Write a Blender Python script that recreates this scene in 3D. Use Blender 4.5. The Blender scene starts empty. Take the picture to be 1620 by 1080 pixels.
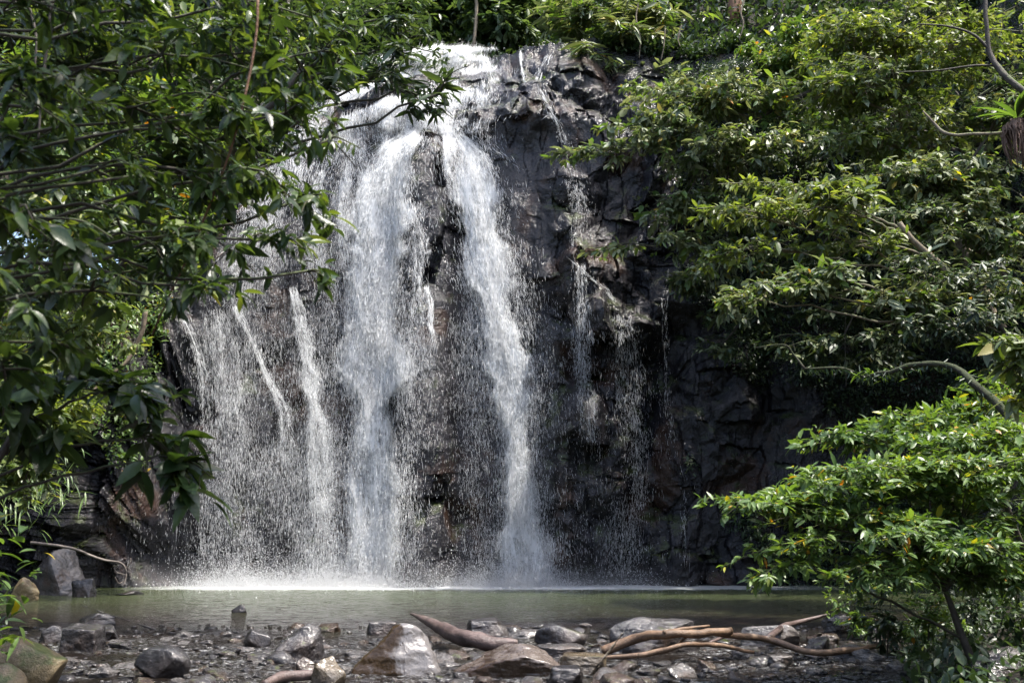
import bpy, bmesh, math, random
import numpy as np
from mathutils import Vector

# ------------------------------------------------------------------ camera, sky, sun, exposure
SC = bpy.context.scene
COL = SC.collection
CAMZ, PITCH, FPX = 1.7, math.radians(10.4), 1575.0
cd = bpy.data.cameras.new('camera')
cam = bpy.data.objects.new('camera', cd)
COL.objects.link(cam)
cam.location = (0, 0, CAMZ)
cam.rotation_euler = (math.pi/2 + PITCH, 0, 0)
cd.sensor_width = 36.0
cd.lens = 35.0
cd.clip_start, cd.clip_end = 0.05, 500
cd.dof.use_dof = True
cd.dof.focus_distance = 24.0
cd.dof.aperture_fstop = 3.2
SC.camera = cam

SUN_EL, SUN_AZ = math.radians(69), math.radians(110)     # azimuth clockwise from +Y: the sun stands high to the right, a little behind the viewer
w = bpy.data.worlds.new('World'); SC.world = w; w.use_nodes = True
nt = w.node_tree; nt.nodes.clear()
sky = nt.nodes.new('ShaderNodeTexSky'); sky.sky_type = 'NISHITA'
sky.sun_disc = False; sky.sun_elevation = SUN_EL; sky.sun_rotation = SUN_AZ
sky.air_density = 1.0; sky.dust_density = 3.0; sky.ozone_density = 0.6
bg = nt.nodes.new('ShaderNodeBackground'); bg.inputs['Strength'].default_value = 0.15
wo = nt.nodes.new('ShaderNodeOutputWorld')
nt.links.new(sky.outputs[0], bg.inputs[0]); nt.links.new(bg.outputs[0], wo.inputs[0])
sl = bpy.data.lights.new('sun', 'SUN'); sl.energy = 2.9; sl.angle = math.radians(1.0); sl.color = (1.0, 0.95, 0.87)
sun = bpy.data.objects.new('sun', sl); COL.objects.link(sun)
sv = Vector((math.sin(SUN_AZ)*math.cos(SUN_EL), math.cos(SUN_AZ)*math.cos(SUN_EL), math.sin(SUN_EL)))
sun.rotation_euler = sv.to_track_quat('Z', 'Y').to_euler()
sun.location = sv*60
SC.view_settings.view_transform = 'Standard'
SC.view_settings.look = 'None'
SC.view_settings.exposure = 1.78
SC.view_settings.gamma = 1.0
SC.cycles.max_bounces = 6
SC.cycles.transparent_max_bounces = 24
SC.cycles.diffuse_bounces = 3
SC.cycles.glossy_bounces = 3
SC.cycles.caustics_reflective = False
SC.cycles.caustics_refractive = False

rng = np.random.default_rng(7)
random.seed(7)
CP, SP = math.cos(PITCH), math.sin(PITCH)

def ray(px, py):
    a, b = (np.asarray(px, float)-810)/FPX, -(np.asarray(py, float)-540)/FPX
    return a, CP - b*SP, SP + b*CP
def at(px, py, Y):                       # the point of the sight line that lies Y metres ahead
    x, y, z = ray(px, py); t = Y/y
    return np.array([x*t, np.asarray(Y, float)+0*t, CAMZ+z*t]).T
def on_level(px, py, z=0.0):             # the point of the sight line on a level
    x, y, zz = ray(px, py); t = (z-CAMZ)/zz
    return np.array([x*t, y*t, z+0*t])
def unit(v):
    return v/np.maximum(np.linalg.norm(v, axis=-1, keepdims=True), 1e-9)

# ------------------------------------------------------------------ noise
def hsh(ix, iy, iz, seed):
    h = (ix.astype(np.int64)*374761393 + iy.astype(np.int64)*668265263 + iz.astype(np.int64)*2147483647 + seed*1274126177) & 0xffffffff
    h = ((h ^ (h >> 13))*1274126177) & 0xffffffff
    h = ((h ^ (h >> 16))*2246822519) & 0xffffffff
    return ((h ^ (h >> 15)) & 0xffffff)/float(0xffffff)
def vnoise(p, seed=0):
    f = np.floor(p); i = f.astype(np.int64); t = p-f; t = t*t*(3-2*t)
    r = 0
    for dx in (0, 1):
        for dy in (0, 1):
            for dz in (0, 1):
                wgt = (t[..., 0] if dx else 1-t[..., 0])*(t[..., 1] if dy else 1-t[..., 1])*(t[..., 2] if dz else 1-t[..., 2])
                r = r + wgt*hsh(i[..., 0]+dx, i[..., 1]+dy, i[..., 2]+dz, seed)
    return r
def fbm(p, seed=0, octv=4):
    r, a, s = 0, 0.5, 0
    for k in range(octv):
        r = r + a*vnoise(p*(2**k), seed+k*17); s += a; a *= 0.5
    return r/s
def cells(x, z, sx, sz, seed):
    """nearest cell of a jittered lattice: id hashes, offset to its centre (in cell units), distance to the border"""
    u, v = x/sx, z/sz
    iu, iv = np.floor(u).astype(np.int64), np.floor(v).astype(np.int64)
    f1 = np.full(u.shape, 9.0); f2 = np.full(u.shape, 9.0); bi = iu*0; bj = iv*0; du = u*0; dv = v*0
    zero = iu*0
    for a in (-1, 0, 1):
        for b in (-1, 0, 1):
            ci, cj = iu+a, iv+b
            cx = ci + 0.12+0.76*hsh(ci, cj, zero, seed); cz = cj + 0.12+0.76*hsh(ci, cj, zero+1, seed)
            d = np.maximum(np.abs(u-cx), np.abs(v-cz))*0.2 + np.hypot(u-cx, v-cz)*0.8
            near = d < f1
            f2 = np.where(near, f1, np.minimum(f2, d))
            bi = np.where(near, ci, bi); bj = np.where(near, cj, bj)
            du = np.where(near, u-cx, du); dv = np.where(near, v-cz, dv)
            f1 = np.where(near, d, f1)
    h = [hsh(bi, bj, zero+k, seed+5) for k in range(3)]
    return h, du, dv, f2-f1

# ------------------------------------------------------------------ mesh helpers
def mesh(name, V, F, smooth=False):
    V = np.asarray(V, np.float32).reshape(-1, 3)
    F = [np.asarray(f, np.int32) for f in (F if isinstance(F, list) else [F]) if len(f)]
    me = bpy.data.meshes.new(name)
    me.vertices.add(len(V)); me.vertices.foreach_set('co', V.ravel())
    loops = np.concatenate([f.ravel() for f in F])
    tot = np.concatenate([np.full(len(f), f.shape[1], np.int32) for f in F])
    st = np.concatenate([[0], np.cumsum(tot)[:-1]]).astype(np.int32)
    me.loops.add(len(loops)); me.loops.foreach_set('vertex_index', loops)
    me.polygons.add(len(tot)); me.polygons.foreach_set('loop_start', st); me.polygons.foreach_set('loop_total', tot)
    me.polygons.foreach_set('use_smooth', np.full(len(tot), bool(smooth)))
    me.update(calc_edges=True)
    return me
def obj(name, me, mat=None, parent=None, **props):
    o = bpy.data.objects.new(name, me)
    if mat is not None and me is not None:
        me.materials.append(mat)
    COL.objects.link(o)
    if parent is not None:
        o.parent = parent
    for k, v in props.items():
        if v: o[k] = v
    return o
def empty(name, loc, **props):
    o = bpy.data.objects.new(name, None); COL.objects.link(o); o.location = loc
    o.empty_display_size = 0.2
    for k, v in props.items():
        if v: o[k] = v
    return o
def local(V, root):
    return np.asarray(V, float) - np.array(root.location)

class MB:
    """collects tubes and other shells for ONE mesh"""
    def __init__(s): s.V = []; s.F = {}; s.n = 0
    def add(s, V, *Fs):
        for F in Fs:
            F = np.asarray(F, np.int64)
            if len(F): s.F.setdefault(F.shape[1], []).append(F+s.n)
        s.V.append(np.asarray(V, float)); s.n += len(V)
    def tube(s, P, R, sides=5, bump=0.0, seed=0, cap=True):
        P = np.asarray(P, float); R = np.broadcast_to(np.asarray(R, float), (len(P),)).copy()
        T = np.gradient(P, axis=0); T = unit(T)
        ref = np.array([0.0, 0.0, 1.0]) if abs(T[:, 2]).mean() < 0.8 else np.array([1.0, 0.0, 0.0])
        A = unit(np.cross(T, ref)); B = np.cross(T, A)
        th = np.arange(sides)*2*math.pi/sides
        ring = np.cos(th)[None, :, None]*A[:, None]+np.sin(th)[None, :, None]*B[:, None]
        RR = R[:, None, None]*np.ones((1, sides, 1))
        if bump:
            q = P[:, None]*7+ring*1.3
            RR = RR*(1+bump*(fbm(q, seed, 3)-0.5)[..., None]*2)
        V = (P[:, None]+ring*RR).reshape(-1, 3)
        n = len(P)
        i = np.arange(n-1)[:, None]*sides; j = np.arange(sides)[None]; k = (j+1) % sides
        F = np.stack([i+j, i+k, i+sides+k, i+sides+j], -1).reshape(-1, 4)
        if cap:
            V = np.vstack([V, P[0]-T[0]*R[0]*0.15, P[-1]+T[-1]*R[-1]*0.15])
            jj = np.arange(sides); kk = (jj+1) % sides
            c0 = np.stack([np.full(sides, n*sides), kk, jj], -1)
            c1 = np.stack([np.full(sides, n*sides+1), (n-1)*sides+jj, (n-1)*sides+kk], -1)
            s.add(V, F, np.vstack([c0, c1]))
        else:
            s.add(V, F)
    def mesh(s, name, root=None, smooth=True):
        V = np.vstack(s.V)
        if root is not None: V = local(V, root)
        return mesh(name, V, [np.vstack(f) for f in s.F.values()], smooth)

def spline(pts, n):
    """smooth curve through the points"""
    P = np.asarray(pts, float)
    if len(P) == 2:
        t = np.linspace(0, 1, n)[:, None]; return P[0]*(1-t)+P[1]*t
    Q = np.vstack([2*P[0]-P[1], P, 2*P[-1]-P[-2]])
    u = np.linspace(0, len(P)-1-1e-6, n); k = u.astype(int); t = (u-k)[:, None]
    a, b, c, d = Q[k], Q[k+1], Q[k+2], Q[k+3]
    return 0.5*((2*b)+(-a+c)*t+(2*a-5*b+4*c-d)*t*t+(-a+3*b-3*c+d)*t**3)

# ------------------------------------------------------------------ materials
def newmat(name):
    m = bpy.data.materials.new(name); m.use_nodes = True; m.node_tree.nodes.clear()
    N = m.node_tree.nodes; L = m.node_tree.links
    def n(t, **kw):
        q = N.new('ShaderNode'+t)
        for k, v in kw.items():
            if k in ('inp',):
                for kk, vv in v.items():
                    if hasattr(vv, 'is_output'): L.new(vv, q.inputs[kk])
                    else: q.inputs[kk].default_value = vv
            else: setattr(q, k, v)
        return q
    out = n('OutputMaterial')
    return m, n, L, out
def ramp(n, fac, stops, interp='LINEAR'):
    r = n('ValToRGB', inp={0: fac}); cr = r.color_ramp; cr.interpolation = interp
    while len(cr.elements) < len(stops): cr.elements.new(0.5)
    for e, (p, c) in zip(cr.elements, stops):
        e.position = p; e.color = (*c, 1) if len(c) == 3 else c
    return r.outputs[0]
def noise(n, vec, scale, detail=5, rough=0.55, out=0):
    return n('TexNoise', inp={'Vector': vec, 'Scale': scale, 'Detail': detail, 'Roughness': rough}).outputs[out]
def mixc(n, fac, a, b, mode='MIX'):
    q = n('Mix', data_type='RGBA', blend_type=mode)
    for k, v in ((0, fac), (6, a), (7, b)):
        if hasattr(v, 'is_output'): q.id_data.links.new(v, q.inputs[k])
        else: q.inputs[k].default_value = v if k == 0 else (*v, 1)
    return q.outputs[2]
def math_(n, op, a, b=0.0, c=0.0, clamp=False):
    q = n('Math', operation=op, use_clamp=clamp, inp={0: a, 1: b, 2: c}); return q.outputs[0]

def leaf_mat(name, cols, trans, tw=0.32, rough=0.36, tipc=None):
    m, n, L, out = newmat(name)
    g = n('NewGeometry'); tc = n('TexCoord')
    c = ramp(n, g.outputs['Random Per Island'], cols)
    big = noise(n, tc.outputs['Object'], 0.9, 2)
    c = mixc(n, 1.0, c, ramp(n, big, [(0.3, (0.85, 0.92, 0.95)), (0.7, (1.6, 1.45, 1.15))]), 'MULTIPLY')
    fine = noise(n, tc.outputs['Object'], 30, 3)
    bmp = n('Bump', inp={'Height': fine, 'Strength': 0.25, 'Distance': 0.02})
    p = n('BsdfPrincipled', inp={'Base Color': c, 'Roughness': rough, 'Normal': bmp.outputs[0]})
    p.inputs['Specular IOR Level'].default_value = 0.5
    t = n('BsdfTranslucent', inp={'Color': mixc(n, 1.0, c, trans, 'MULTIPLY')})
    mx = n('MixShader', inp={0: tw, 1: p.outputs[0], 2: t.outputs[0]})
    L.new(mx.outputs[0], out.inputs[0])
    return m
G = lambda r, g, b: (r, g, b)
LEAF = {
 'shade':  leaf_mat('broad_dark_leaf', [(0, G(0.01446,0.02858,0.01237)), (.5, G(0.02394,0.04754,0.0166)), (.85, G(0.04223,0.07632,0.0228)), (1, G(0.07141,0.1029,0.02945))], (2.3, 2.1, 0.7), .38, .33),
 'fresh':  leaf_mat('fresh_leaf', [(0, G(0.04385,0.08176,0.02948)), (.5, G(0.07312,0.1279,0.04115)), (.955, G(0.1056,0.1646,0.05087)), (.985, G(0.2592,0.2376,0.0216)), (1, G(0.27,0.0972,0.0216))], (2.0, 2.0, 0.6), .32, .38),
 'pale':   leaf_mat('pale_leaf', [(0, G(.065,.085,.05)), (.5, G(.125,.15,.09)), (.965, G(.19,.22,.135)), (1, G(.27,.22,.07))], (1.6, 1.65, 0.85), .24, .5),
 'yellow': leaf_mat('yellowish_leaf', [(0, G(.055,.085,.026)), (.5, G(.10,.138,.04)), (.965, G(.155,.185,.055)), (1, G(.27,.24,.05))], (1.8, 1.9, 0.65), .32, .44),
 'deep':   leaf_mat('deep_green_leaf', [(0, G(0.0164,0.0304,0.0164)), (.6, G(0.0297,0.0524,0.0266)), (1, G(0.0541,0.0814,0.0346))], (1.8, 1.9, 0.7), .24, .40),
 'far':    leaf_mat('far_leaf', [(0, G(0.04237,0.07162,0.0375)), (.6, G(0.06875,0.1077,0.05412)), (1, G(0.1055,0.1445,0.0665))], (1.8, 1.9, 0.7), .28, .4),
}
def bark_mat(name, a, b, moss=0.0, rough=0.75, mossc=(.05, .075, .012)):
    m, n, L, out = newmat(name); tc = n('TexCoord'); g = n('NewGeometry')
    f = noise(n, tc.outputs['Object'], 7, 6, .65)
    c = mixc(n, ramp(n, f, [(.35, (0,0,0)), (.65, (1,1,1))]), a, b)
    if moss:
        sx = n('SeparateXYZ', inp={0: g.outputs['Normal']})
        k = math_(n, 'MULTIPLY_ADD', sx.outputs[2], .45, noise(n, tc.outputs['Object'], 3.5, 4))
        c = mixc(n, ramp(n, k, [(.75-moss*.45, (0,0,0)), (.9-moss*.45, (1,1,1))]), c, mossc)
    fh = math_(n, 'ADD', noise(n, tc.outputs['Object'], 26, 6, .7), math_(n, 'MULTIPLY', noise(n, tc.outputs['Object'], 5, 5, .7), 1.2))
    bmp = n('Bump', inp={'Height': fh, 'Strength': .7, 'Distance': .02})
    p = n('BsdfPrincipled', inp={'Base Color': c, 'Roughness': rough, 'Normal': bmp.outputs[0]})
    L.new(p.outputs[0], out.inputs[0]); return m
BARK = bark_mat('dark_bark', (.028,.021,.015), (.07,.055,.04), .25)
BARKP = bark_mat('pale_bark', (.10,.075,.05), (.24,.19,.13), .2)
BARKM = bark_mat('mossy_bark', (.014,.012,.008), (.042,.033,.020), .5, .9, (.022,.030,.007))
STEMR = bark_mat('reddish_stem', (.09,.04,.02), (.20,.10,.05), 0)
DRIFT = bark_mat('orange_driftwood', (.075,.044,.026), (.22,.14,.085), 0, .5)
LOGM = bark_mat('grey_wet_log', (.045,.03,.026), (.14,.10,.09), .0, .42)
DEADW = bark_mat('bleached_wood', (.07,.055,.045), (.20,.17,.145), 0, .7)

def rock_mat(name, a, b, c2, moss=0.0, rl=.2, rh=.5, brown=.6):
    m, n, L, out = newmat(name); tc = n('TexCoord'); g = n('NewGeometry')
    v = tc.outputs['Object']
    c = mixc(n, ramp(n, noise(n, v, 3.2, 7, .62), [(.35, (0,0,0)), (.68, (1,1,1))]), a, b)
    c = mixc(n, ramp(n, noise(n, v, 1.1, 4, .6), [(brown-.08, (0,0,0)), (brown+.08, (1,1,1))]), c, c2)
    if moss:
        sx = n('SeparateXYZ', inp={0: g.outputs['Normal']})
        k = math_(n, 'MULTIPLY_ADD', sx.outputs[2], .25, noise(n, v, 2.3, 5, .65))
        c = mixc(n, ramp(n, k, [(.82-moss*.4, (0,0,0)), (.92-moss*.4, (1,1,1))]), c, (.055,.07,.014))
    r = ramp(n, noise(n, v, 4.5, 5, .6), [(.3, (rl,)*3), (.7, (rh,)*3)])
    h = math_(n, 'ADD', noise(n, v, 6, 9, .68), math_(n, 'MULTIPLY', noise(n, v, 38, 5, .65), .25))
    bmp = n('Bump', inp={'Height': h, 'Strength': .8, 'Distance': .05})
    p = n('BsdfPrincipled', inp={'Base Color': c, 'Roughness': r, 'Normal': bmp.outputs[0]})
    p.inputs['Specular IOR Level'].default_value = .6
    p.inputs['Coat Weight'].default_value = .3 if rh < .5 else 0; p.inputs['Coat Roughness'].default_value = .12
    L.new(p.outputs[0], out.inputs[0]); return m
ROCK = {
 'dark':  rock_mat('dark_wet_stone', (0.00936,0.00858,0.00897), (0.0312,0.02808,0.02886), (0.02028,0.01326,0.00936), 0, 0.064, 0.24),
 'grey':  rock_mat('grey_wet_stone', (0.01716,0.0156,0.01638), (0.0546,0.04992,0.0507), (0.039,0.02418,0.01638), .1, 0.08, 0.27),
 'pale':  rock_mat('pale_wet_stone', (0.039,0.0351,0.03354), (0.1092,0.09984,0.09594), (0.0624,0.039,0.02574), 0, 0.096, 0.29),
 'brown': rock_mat('brown_wet_stone', (0.02184,0.01248,0.0078), (0.0546,0.03276,0.0195), (0.0156,0.01248,0.01092), .1, 0.08, 0.29),
 'mossy': rock_mat('mossy_stone', (.10,.072,.038), (.22,.17,.095), (.13,.10,.045), .45, .3, .6),
}

# ------------------------------------------------------------------ the cliff
CX = np.array([-30, -22, -18, -14.5, -12.2, -10.6, -9.6, -5, 0, 6, 9, 12, 14, 17, 21, 30.0])
CY = np.array([6, 13, 18.5, 23.5, 26.3, 28.2, 29.0, 29.4, 29.3, 29.3, 28.8, 27.4, 25.6, 22, 17, 8.0])
TX = np.array([-30, -15, -11.5, -10.4, -9.4, -8.2, -6.2, -3, 2, 6, 30.0])
TZ = np.array([8.5, 8.5, 9.0, 9.8, 12.0, 15.2, 17.0, 17.5, 17.5, 17.0, 17.0])
nx, nz = 1150, 400
gx = np.linspace(-22, 21, nx)
top = np.interp(gx, TX, TZ) + (fbm(np.stack([gx*1.3, gx*0, gx*0], -1), 3, 4)-.5)*.7 + (np.floor(vnoise(np.stack([gx*1.1, gx*0, gx*0], -1), 4)*4)/4-.4)*.45
zz = np.linspace(0, 1, nz)
X = np.repeat(gx[None], nz, 0)
Z = -0.7 + zz[:, None]*(top[None]+0.7)
def smooth_base(x, z):
    y = np.interp(x, CX, CY)
    tp = np.interp(x, TX, TZ)
    d = tp - z                                              # metres below the lip
    y = y + np.clip(z, 0, 20)*0.035
    k_ = 4.6 + 2.2*(vnoise(np.stack([x*.45, x*0, x*0+3], -1), 17)-.5)
    u_ = np.clip((k_-d)/k_, 0, 1)
    y = y + (u_**1.7)*(2.7-1.5*np.clip((x+1.2)/1.6, 0, 1))                                     # the upper part leans back, unevenly
    y = y + np.exp(-((z-0.6)/1.1)**2)*0.9*np.clip((np.abs(x+1)-7)/2.5, 0, 1)   # low undercut at both ends
    bt = np.exp(-((x+2.6)/0.85)**4)*np.clip((13.9-z)/.35, 0, 1)   # the central buttress
    y = y - bt*0.75
    rb = np.exp(-((x-1.6-(z-6)*-.12)/1.3)**4)*np.clip((13.2-z)/2, 0, 1)*np.clip(z/3, 0, 1)
    return y - rb*0.35
Yb = smooth_base(X, Z)
S = X*np.sqrt(1+np.gradient(np.interp(gx, CX, CY), gx)**2)[None]*0+X
wx = (fbm(np.stack([X*.4, Z*.4, X*0], -1), 21, 2)-.5)*1.1+(vnoise(np.stack([X*3, Z*3, X*0], -1), 23)-.5)*.10
wz = (fbm(np.stack([X*.4, Z*.4, X*0+9], -1), 22, 2)-.5)*1.1+(vnoise(np.stack([X*3, Z*3, X*0+4], -1), 24)-.5)*.10
strata = np.clip((-9.5-X)/1.5, 0, 1)
zs = Z + strata*X*0.32
rug = .45+.9*np.clip((fbm(np.stack([X*.33, Z*.33, X*0], -1), 27, 3)-.38)*3, 0, 1)
def blocks(x, z, sx, sz, seed, off, tilt, slope, nj=5):
    """a wall of broken blocks: each has a flat tilted face and steep flanks; + is into the rock"""
    u, v = x/sx, z/sz; iu, iv = np.floor(u).astype(np.int64), np.floor(v).astype(np.int64); zero = iu*0
    best = np.full(u.shape, 9.0)
    for a in (-1, 0, 1):
        for b in (-1, 0, 1):
            ci, cj = iu+a, iv+b
            H = lambda k: hsh(ci, cj, zero+k, seed)
            qx, qz = u-(ci+.15+.7*H(0)), v-(cj+.15+.7*H(1))
            d = off*(H(2)-.5)*2 + tilt*((H(3)-.5)*2*qx*sx + (H(4)*1.4-.35)*qz*sz)
            side = None
            for k in range(nj):
                an = (k+.85*(H(10+k)-.5))*2*math.pi/nj + .4
                e = np.cos(an)*qx+np.sin(an)*qz-(.30+.26*H(20+k))
                side = e if side is None else np.maximum(side, e)
            best = np.minimum(best, d+np.maximum(side, 0)*slope*(sx+sz)*.5)
    return best
disp = blocks(X+wx, zs+wz, 1.9, 2.3, 31, .40, .60, 1.1) + blocks(X+wx*.8, zs+wz*.8, .85, 1.0, 41, .22, .66, 1.05)*np.clip(rug*1.2, .6, 1.3) + blocks(X+wx*.6, zs+wz*.6, .33, .38, 51, .08, .62, .9)*np.clip(rug*1.3-.2, .3, 1)
hh_, du_, dv_, bd_ = cells(X+wx*.5, zs+wz*.5, .46, 1.25, 71)
disp = disp + .03*np.exp(-bd_/.06)*(hh_[0] > .45) + (hh_[1]-.5)*.24 + du_*(hh_[2]-.5)*.25
disp = disp - .33
saw = zs*1.9+fbm(np.stack([X*.5, Z*.7, X*0], -1), 33, 3)*1.6
disp = disp + strata*(.20*(saw-np.floor(saw))+.10*((saw*2.7) % 1.0))
disp = disp + (fbm(np.stack([X*2.6, Z*2.6, X*0], -1), 61, 5)-.5)*.14
calm = 1-.4*np.clip((X-4.5)/3, 0, 1)
calm = calm*(1-.45*np.clip((2.2-(np.interp(X, TX, TZ)-Z))/1.5, 0, 1))
wet_ = np.clip((X+11)/1, 0, 1)*np.clip((1.6-X)/1, 0, 1)*np.clip((14-Z)/1, 0, 1)        # where the falls have worn the wall smoother
disp = np.where(disp < -.3, -.3+(disp+.3)*(1-.8*wet_), disp)
Yc = Yb + disp*calm
edge = np.clip((Z - (top[None]-.35))/.35, 0, 1)
def grid_faces(nr, nc):
    i = np.arange(nr-1)[:, None]*nc; j = np.arange(nc-1)[None]
    return np.stack([i+j, i+j+1, i+nc+j+1, i+nc+j], -1).reshape(-1, 4)
# the lip runs on back as a stream bed under the water
nb = 14
Vt = []
for k in range(1, nb+1):
    t = k/nb
    yb = Yc[-1] + t*6.0
    Vt.append(np.stack([gx, yb, top + (fbm(np.stack([gx*1.4, gx*0+t*6, gx*0], -1), 71, 3)-.5)*.35 - .1*t], -1))
V = np.concatenate([np.stack([X, Yc, Z], -1).reshape(-1, 3), np.concatenate(Vt)])
m, n, L, out = newmat('wet_basalt')
tc = n('TexCoord'); g = n('NewGeometry'); v = tc.outputs['Object']
sp = n('SeparateXYZ', inp={0: v}); sn = n('SeparateXYZ', inp={0: g.outputs['Normal']})
c = mixc(n, ramp(n, noise(n, v, 1.7, 8, .64), [(.33, (0,0,0)), (.7, (1,1,1))]), (.005,.0045,.0055), (.024,.0215,.026))
c = mixc(n, ramp(n, noise(n, v, .6, 6, .62), [(.54, (0,0,0)), (.63, (1,1,1))]), c, mixc(n, noise(n, v, 3, 4), (.020,.010,.007), (.060,.032,.021)))
c = mixc(n, ramp(n, math_(n, 'MULTIPLY_ADD', sn.outputs[2], .18, noise(n, v, 1.3, 6, .66)), [(.60, (0,0,0)), (.72, (1,1,1))]), c,
         mixc(n, noise(n, v, 6, 3), (.015,.022,.007), (.040,.052,.012)))
mp = n('Mapping', inp={0: v, 3: (3.0, 3.0, .25)})
streak = ramp(n, noise(n, mp.outputs[0], 2.2, 5, .6), [(.38, (.08,)*3), (.7, (.33,)*3)])
h = math_(n, 'ADD', noise(n, v, 4.2, 9, .66), math_(n, 'MULTIPLY', noise(n, v, 19, 6, .62), .4))
bmp = n('Bump', inp={'Height': h, 'Strength': .75, 'Distance': .12})
p = n('BsdfPrincipled', inp={'Base Color': c, 'Roughness': streak, 'Normal': bmp.outputs[0]})
p.inputs['Specular IOR Level'].default_value = .5 
L.new(p.outputs[0], out.inputs[0]); BASALT = m
obj('cliff', mesh('cliff', V, grid_faces(nz+nb, nx), False), BASALT, kind='structure')

def cliffY(x, z, arr=Yc):
    i = np.clip((x-gx[0])/(gx[-1]-gx[0])*(nx-1), 0, nx-1.001); i0 = i.astype(int)
    tp = np.interp(x, gx, top)
    j = np.clip((z+.7)/(tp+.7), 0, 1)*(nz-1.001); j0 = j.astype(int)
    fi, fj = i-i0, j-j0
    return (arr[j0, i0]*(1-fi)*(1-fj)+arr[j0, i0+1]*fi*(1-fj)+arr[j0+1, i0]*(1-fi)*fj+arr[j0+1, i0+1]*fi*fj)
def on_cliff(px, py):
    Y = np.full(np.shape(px), 29.5)
    for _ in range(6):
        P = at(px, py, Y); Y = cliffY(P[..., 0], P[..., 2], Yb)
    return at(px, py, Y)

# ------------------------------------------------------------------ ground and water
def xr(y): return 3.9 + (y-11)*.40
def xl(y): return -5.2 - (y-11)*.50
def ground_z(x, y):
    r = np.maximum(x-xr(y), 0); l = np.maximum(xl(y)-x, 0)
    z = -.22 - .8*np.clip((y-16.5)/3, 0, 1)
    b = np.maximum(r, l)
    z = z + np.where(b > 0, np.minimum(b, 1.5)*.35+np.maximum(b-1.5, 0)*.75, 0)
    return z + (fbm(np.stack([x*.8, y*.8, x*0], -1), 81, 4)-.5)*.3
gy = np.linspace(-4, 31, 200); gxx = np.linspace(-30, 30, 240)
GX, GY = np.meshgrid(gxx, gy)
GZ = np.minimum(ground_z(GX, GY), 14)
m, n, L, out = newmat('soil_and_litter'); tc = n('TexCoord')
c = ramp(n, noise(n, tc.outputs['Object'], 5, 7, .65), [(.3, (.010,.008,.005)), (.55, (.026,.019,.012)), (.75, (.055,.036,.02))])
bmp = n('Bump', inp={'Height': noise(n, tc.outputs['Object'], 14, 7, .7), 'Strength': .8, 'Distance': .1})
p = n('BsdfPrincipled', inp={'Base Color': c, 'Roughness': .8, 'Normal': bmp.outputs[0]})
L.new(p.outputs[0], out.inputs[0]); SOIL = m
obj('ground', mesh('ground', np.stack([GX, GY, GZ], -1).reshape(-1, 3), grid_faces(200, 240), True), SOIL, kind='structure')
# the hillside above and behind the falls
def hill_z(x, y):
    ledge = np.interp(x, TX, TZ)
    gul = np.clip((np.abs(x+.5)-3.5)/7, 0, 1)
    yb = np.interp(x, CX, CY)+2.2
    return ledge - .55 + np.maximum(y-yb, 0)*.12 + np.maximum(y-yb-3.4+gul*2.6, 0)*(.75+.35*gul) + (fbm(np.stack([x*.35, y*.35, x*0], -1), 91, 4)-.5)*1.6*np.clip((y-yb-2)/3, 0, 1)
hy = np.linspace(0, 1, 110)
HX = np.repeat(np.linspace(-42, 42, 200)[None], 110, 0)
HY0 = np.interp(HX[0], CX, CY)+4.6
HY = HY0[None]+hy[:, None]*(72-HY0[None])
HZ = hill_z(HX, HY)
obj('hillside', mesh('hillside', np.stack([HX, HY, HZ], -1).reshape(-1, 3), grid_faces(110, 200), True), SOIL, kind='structure')

m, n, L, out = newmat('murky_water'); tc = n('TexCoord'); v = tc.outputs['Object']
sp = n('SeparateXYZ', inp={0: v})
sidef = ramp(n, math_(n, 'MULTIPLY_ADD', sp.outputs[0], 1/32, .5), [(.17, (0,0,0)), (.25, (1,1,1)), (.56, (1,1,1)), (.70, (.5,)*3), (.79, (0,0,0))])
gf = math_(n, 'ADD', ramp(n, math_(n, 'MULTIPLY', sp.outputs[1], 1/30), [(.60, (0,0,0)), (.86, (1,1,1))]), math_(n, 'MULTIPLY_ADD', noise(n, v, .5, 4), .9, -.45), clamp=True)
c = mixc(n, gf, (.013,.009,.006), (.048,.062,.025))
# foam where the falls come down
fo = math_(n, 'ADD', math_(n, 'MULTIPLY', math_(n, 'SUBTRACT', sp.outputs[1], 26.6), .6), math_(n, 'MULTIPLY_ADD', noise(n, v, 2.2, 6, .7), 1.2, -.55))
fo = math_(n, 'MULTIPLY', ramp(n, fo, [(.2, (0,0,0)), (.6, (1,1,1))]), sidef)
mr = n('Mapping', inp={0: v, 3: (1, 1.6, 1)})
rif_glint = math_(n, 'MULTIPLY', ramp(n, noise(n, mr.outputs[0], 10, 6, .75), [(.50, (0,0,0)), (.64, (.95,)*3)]), ramp(n, noise(n, v, .8, 4, .6), [(.42, (0,0,0)), (.58, (1,1,1))]))
rif_glint = math_(n, 'MULTIPLY', rif_glint, ramp(n, math_(n, 'MULTIPLY', sp.outputs[1], 1/30), [(.47, (1,1,1)), (.56, (0,0,0))]))
c = mixc(n, rif_glint, c, (.52,.53,.54))  # pale riffle flecks painted into the colour, standing in for glints
mf = n('Mapping', inp={0: v, 3: (1.0, 1.3, 1)})
fle_glint = math_(n, 'MULTIPLY', ramp(n, noise(n, mf.outputs[0], 6.5, 5, .7), [(.60, (0,0,0)), (.68, (.55,)*3)]), ramp(n, math_(n, 'MULTIPLY', sp.outputs[1], 1/30), [(.62, (0,0,0)), (.80, (1,1,1))]))
fle_glint = math_(n, 'MULTIPLY', fle_glint, math_(n, 'MULTIPLY', sidef, ramp(n, noise(n, v, .7, 4, .6), [(.40, (0,0,0)), (.62, (1,1,1))])))
c = mixc(n, fle_glint, c, (.45,.47,.44))  # pale flecks painted into the pool colour, for light on the ripples
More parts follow.
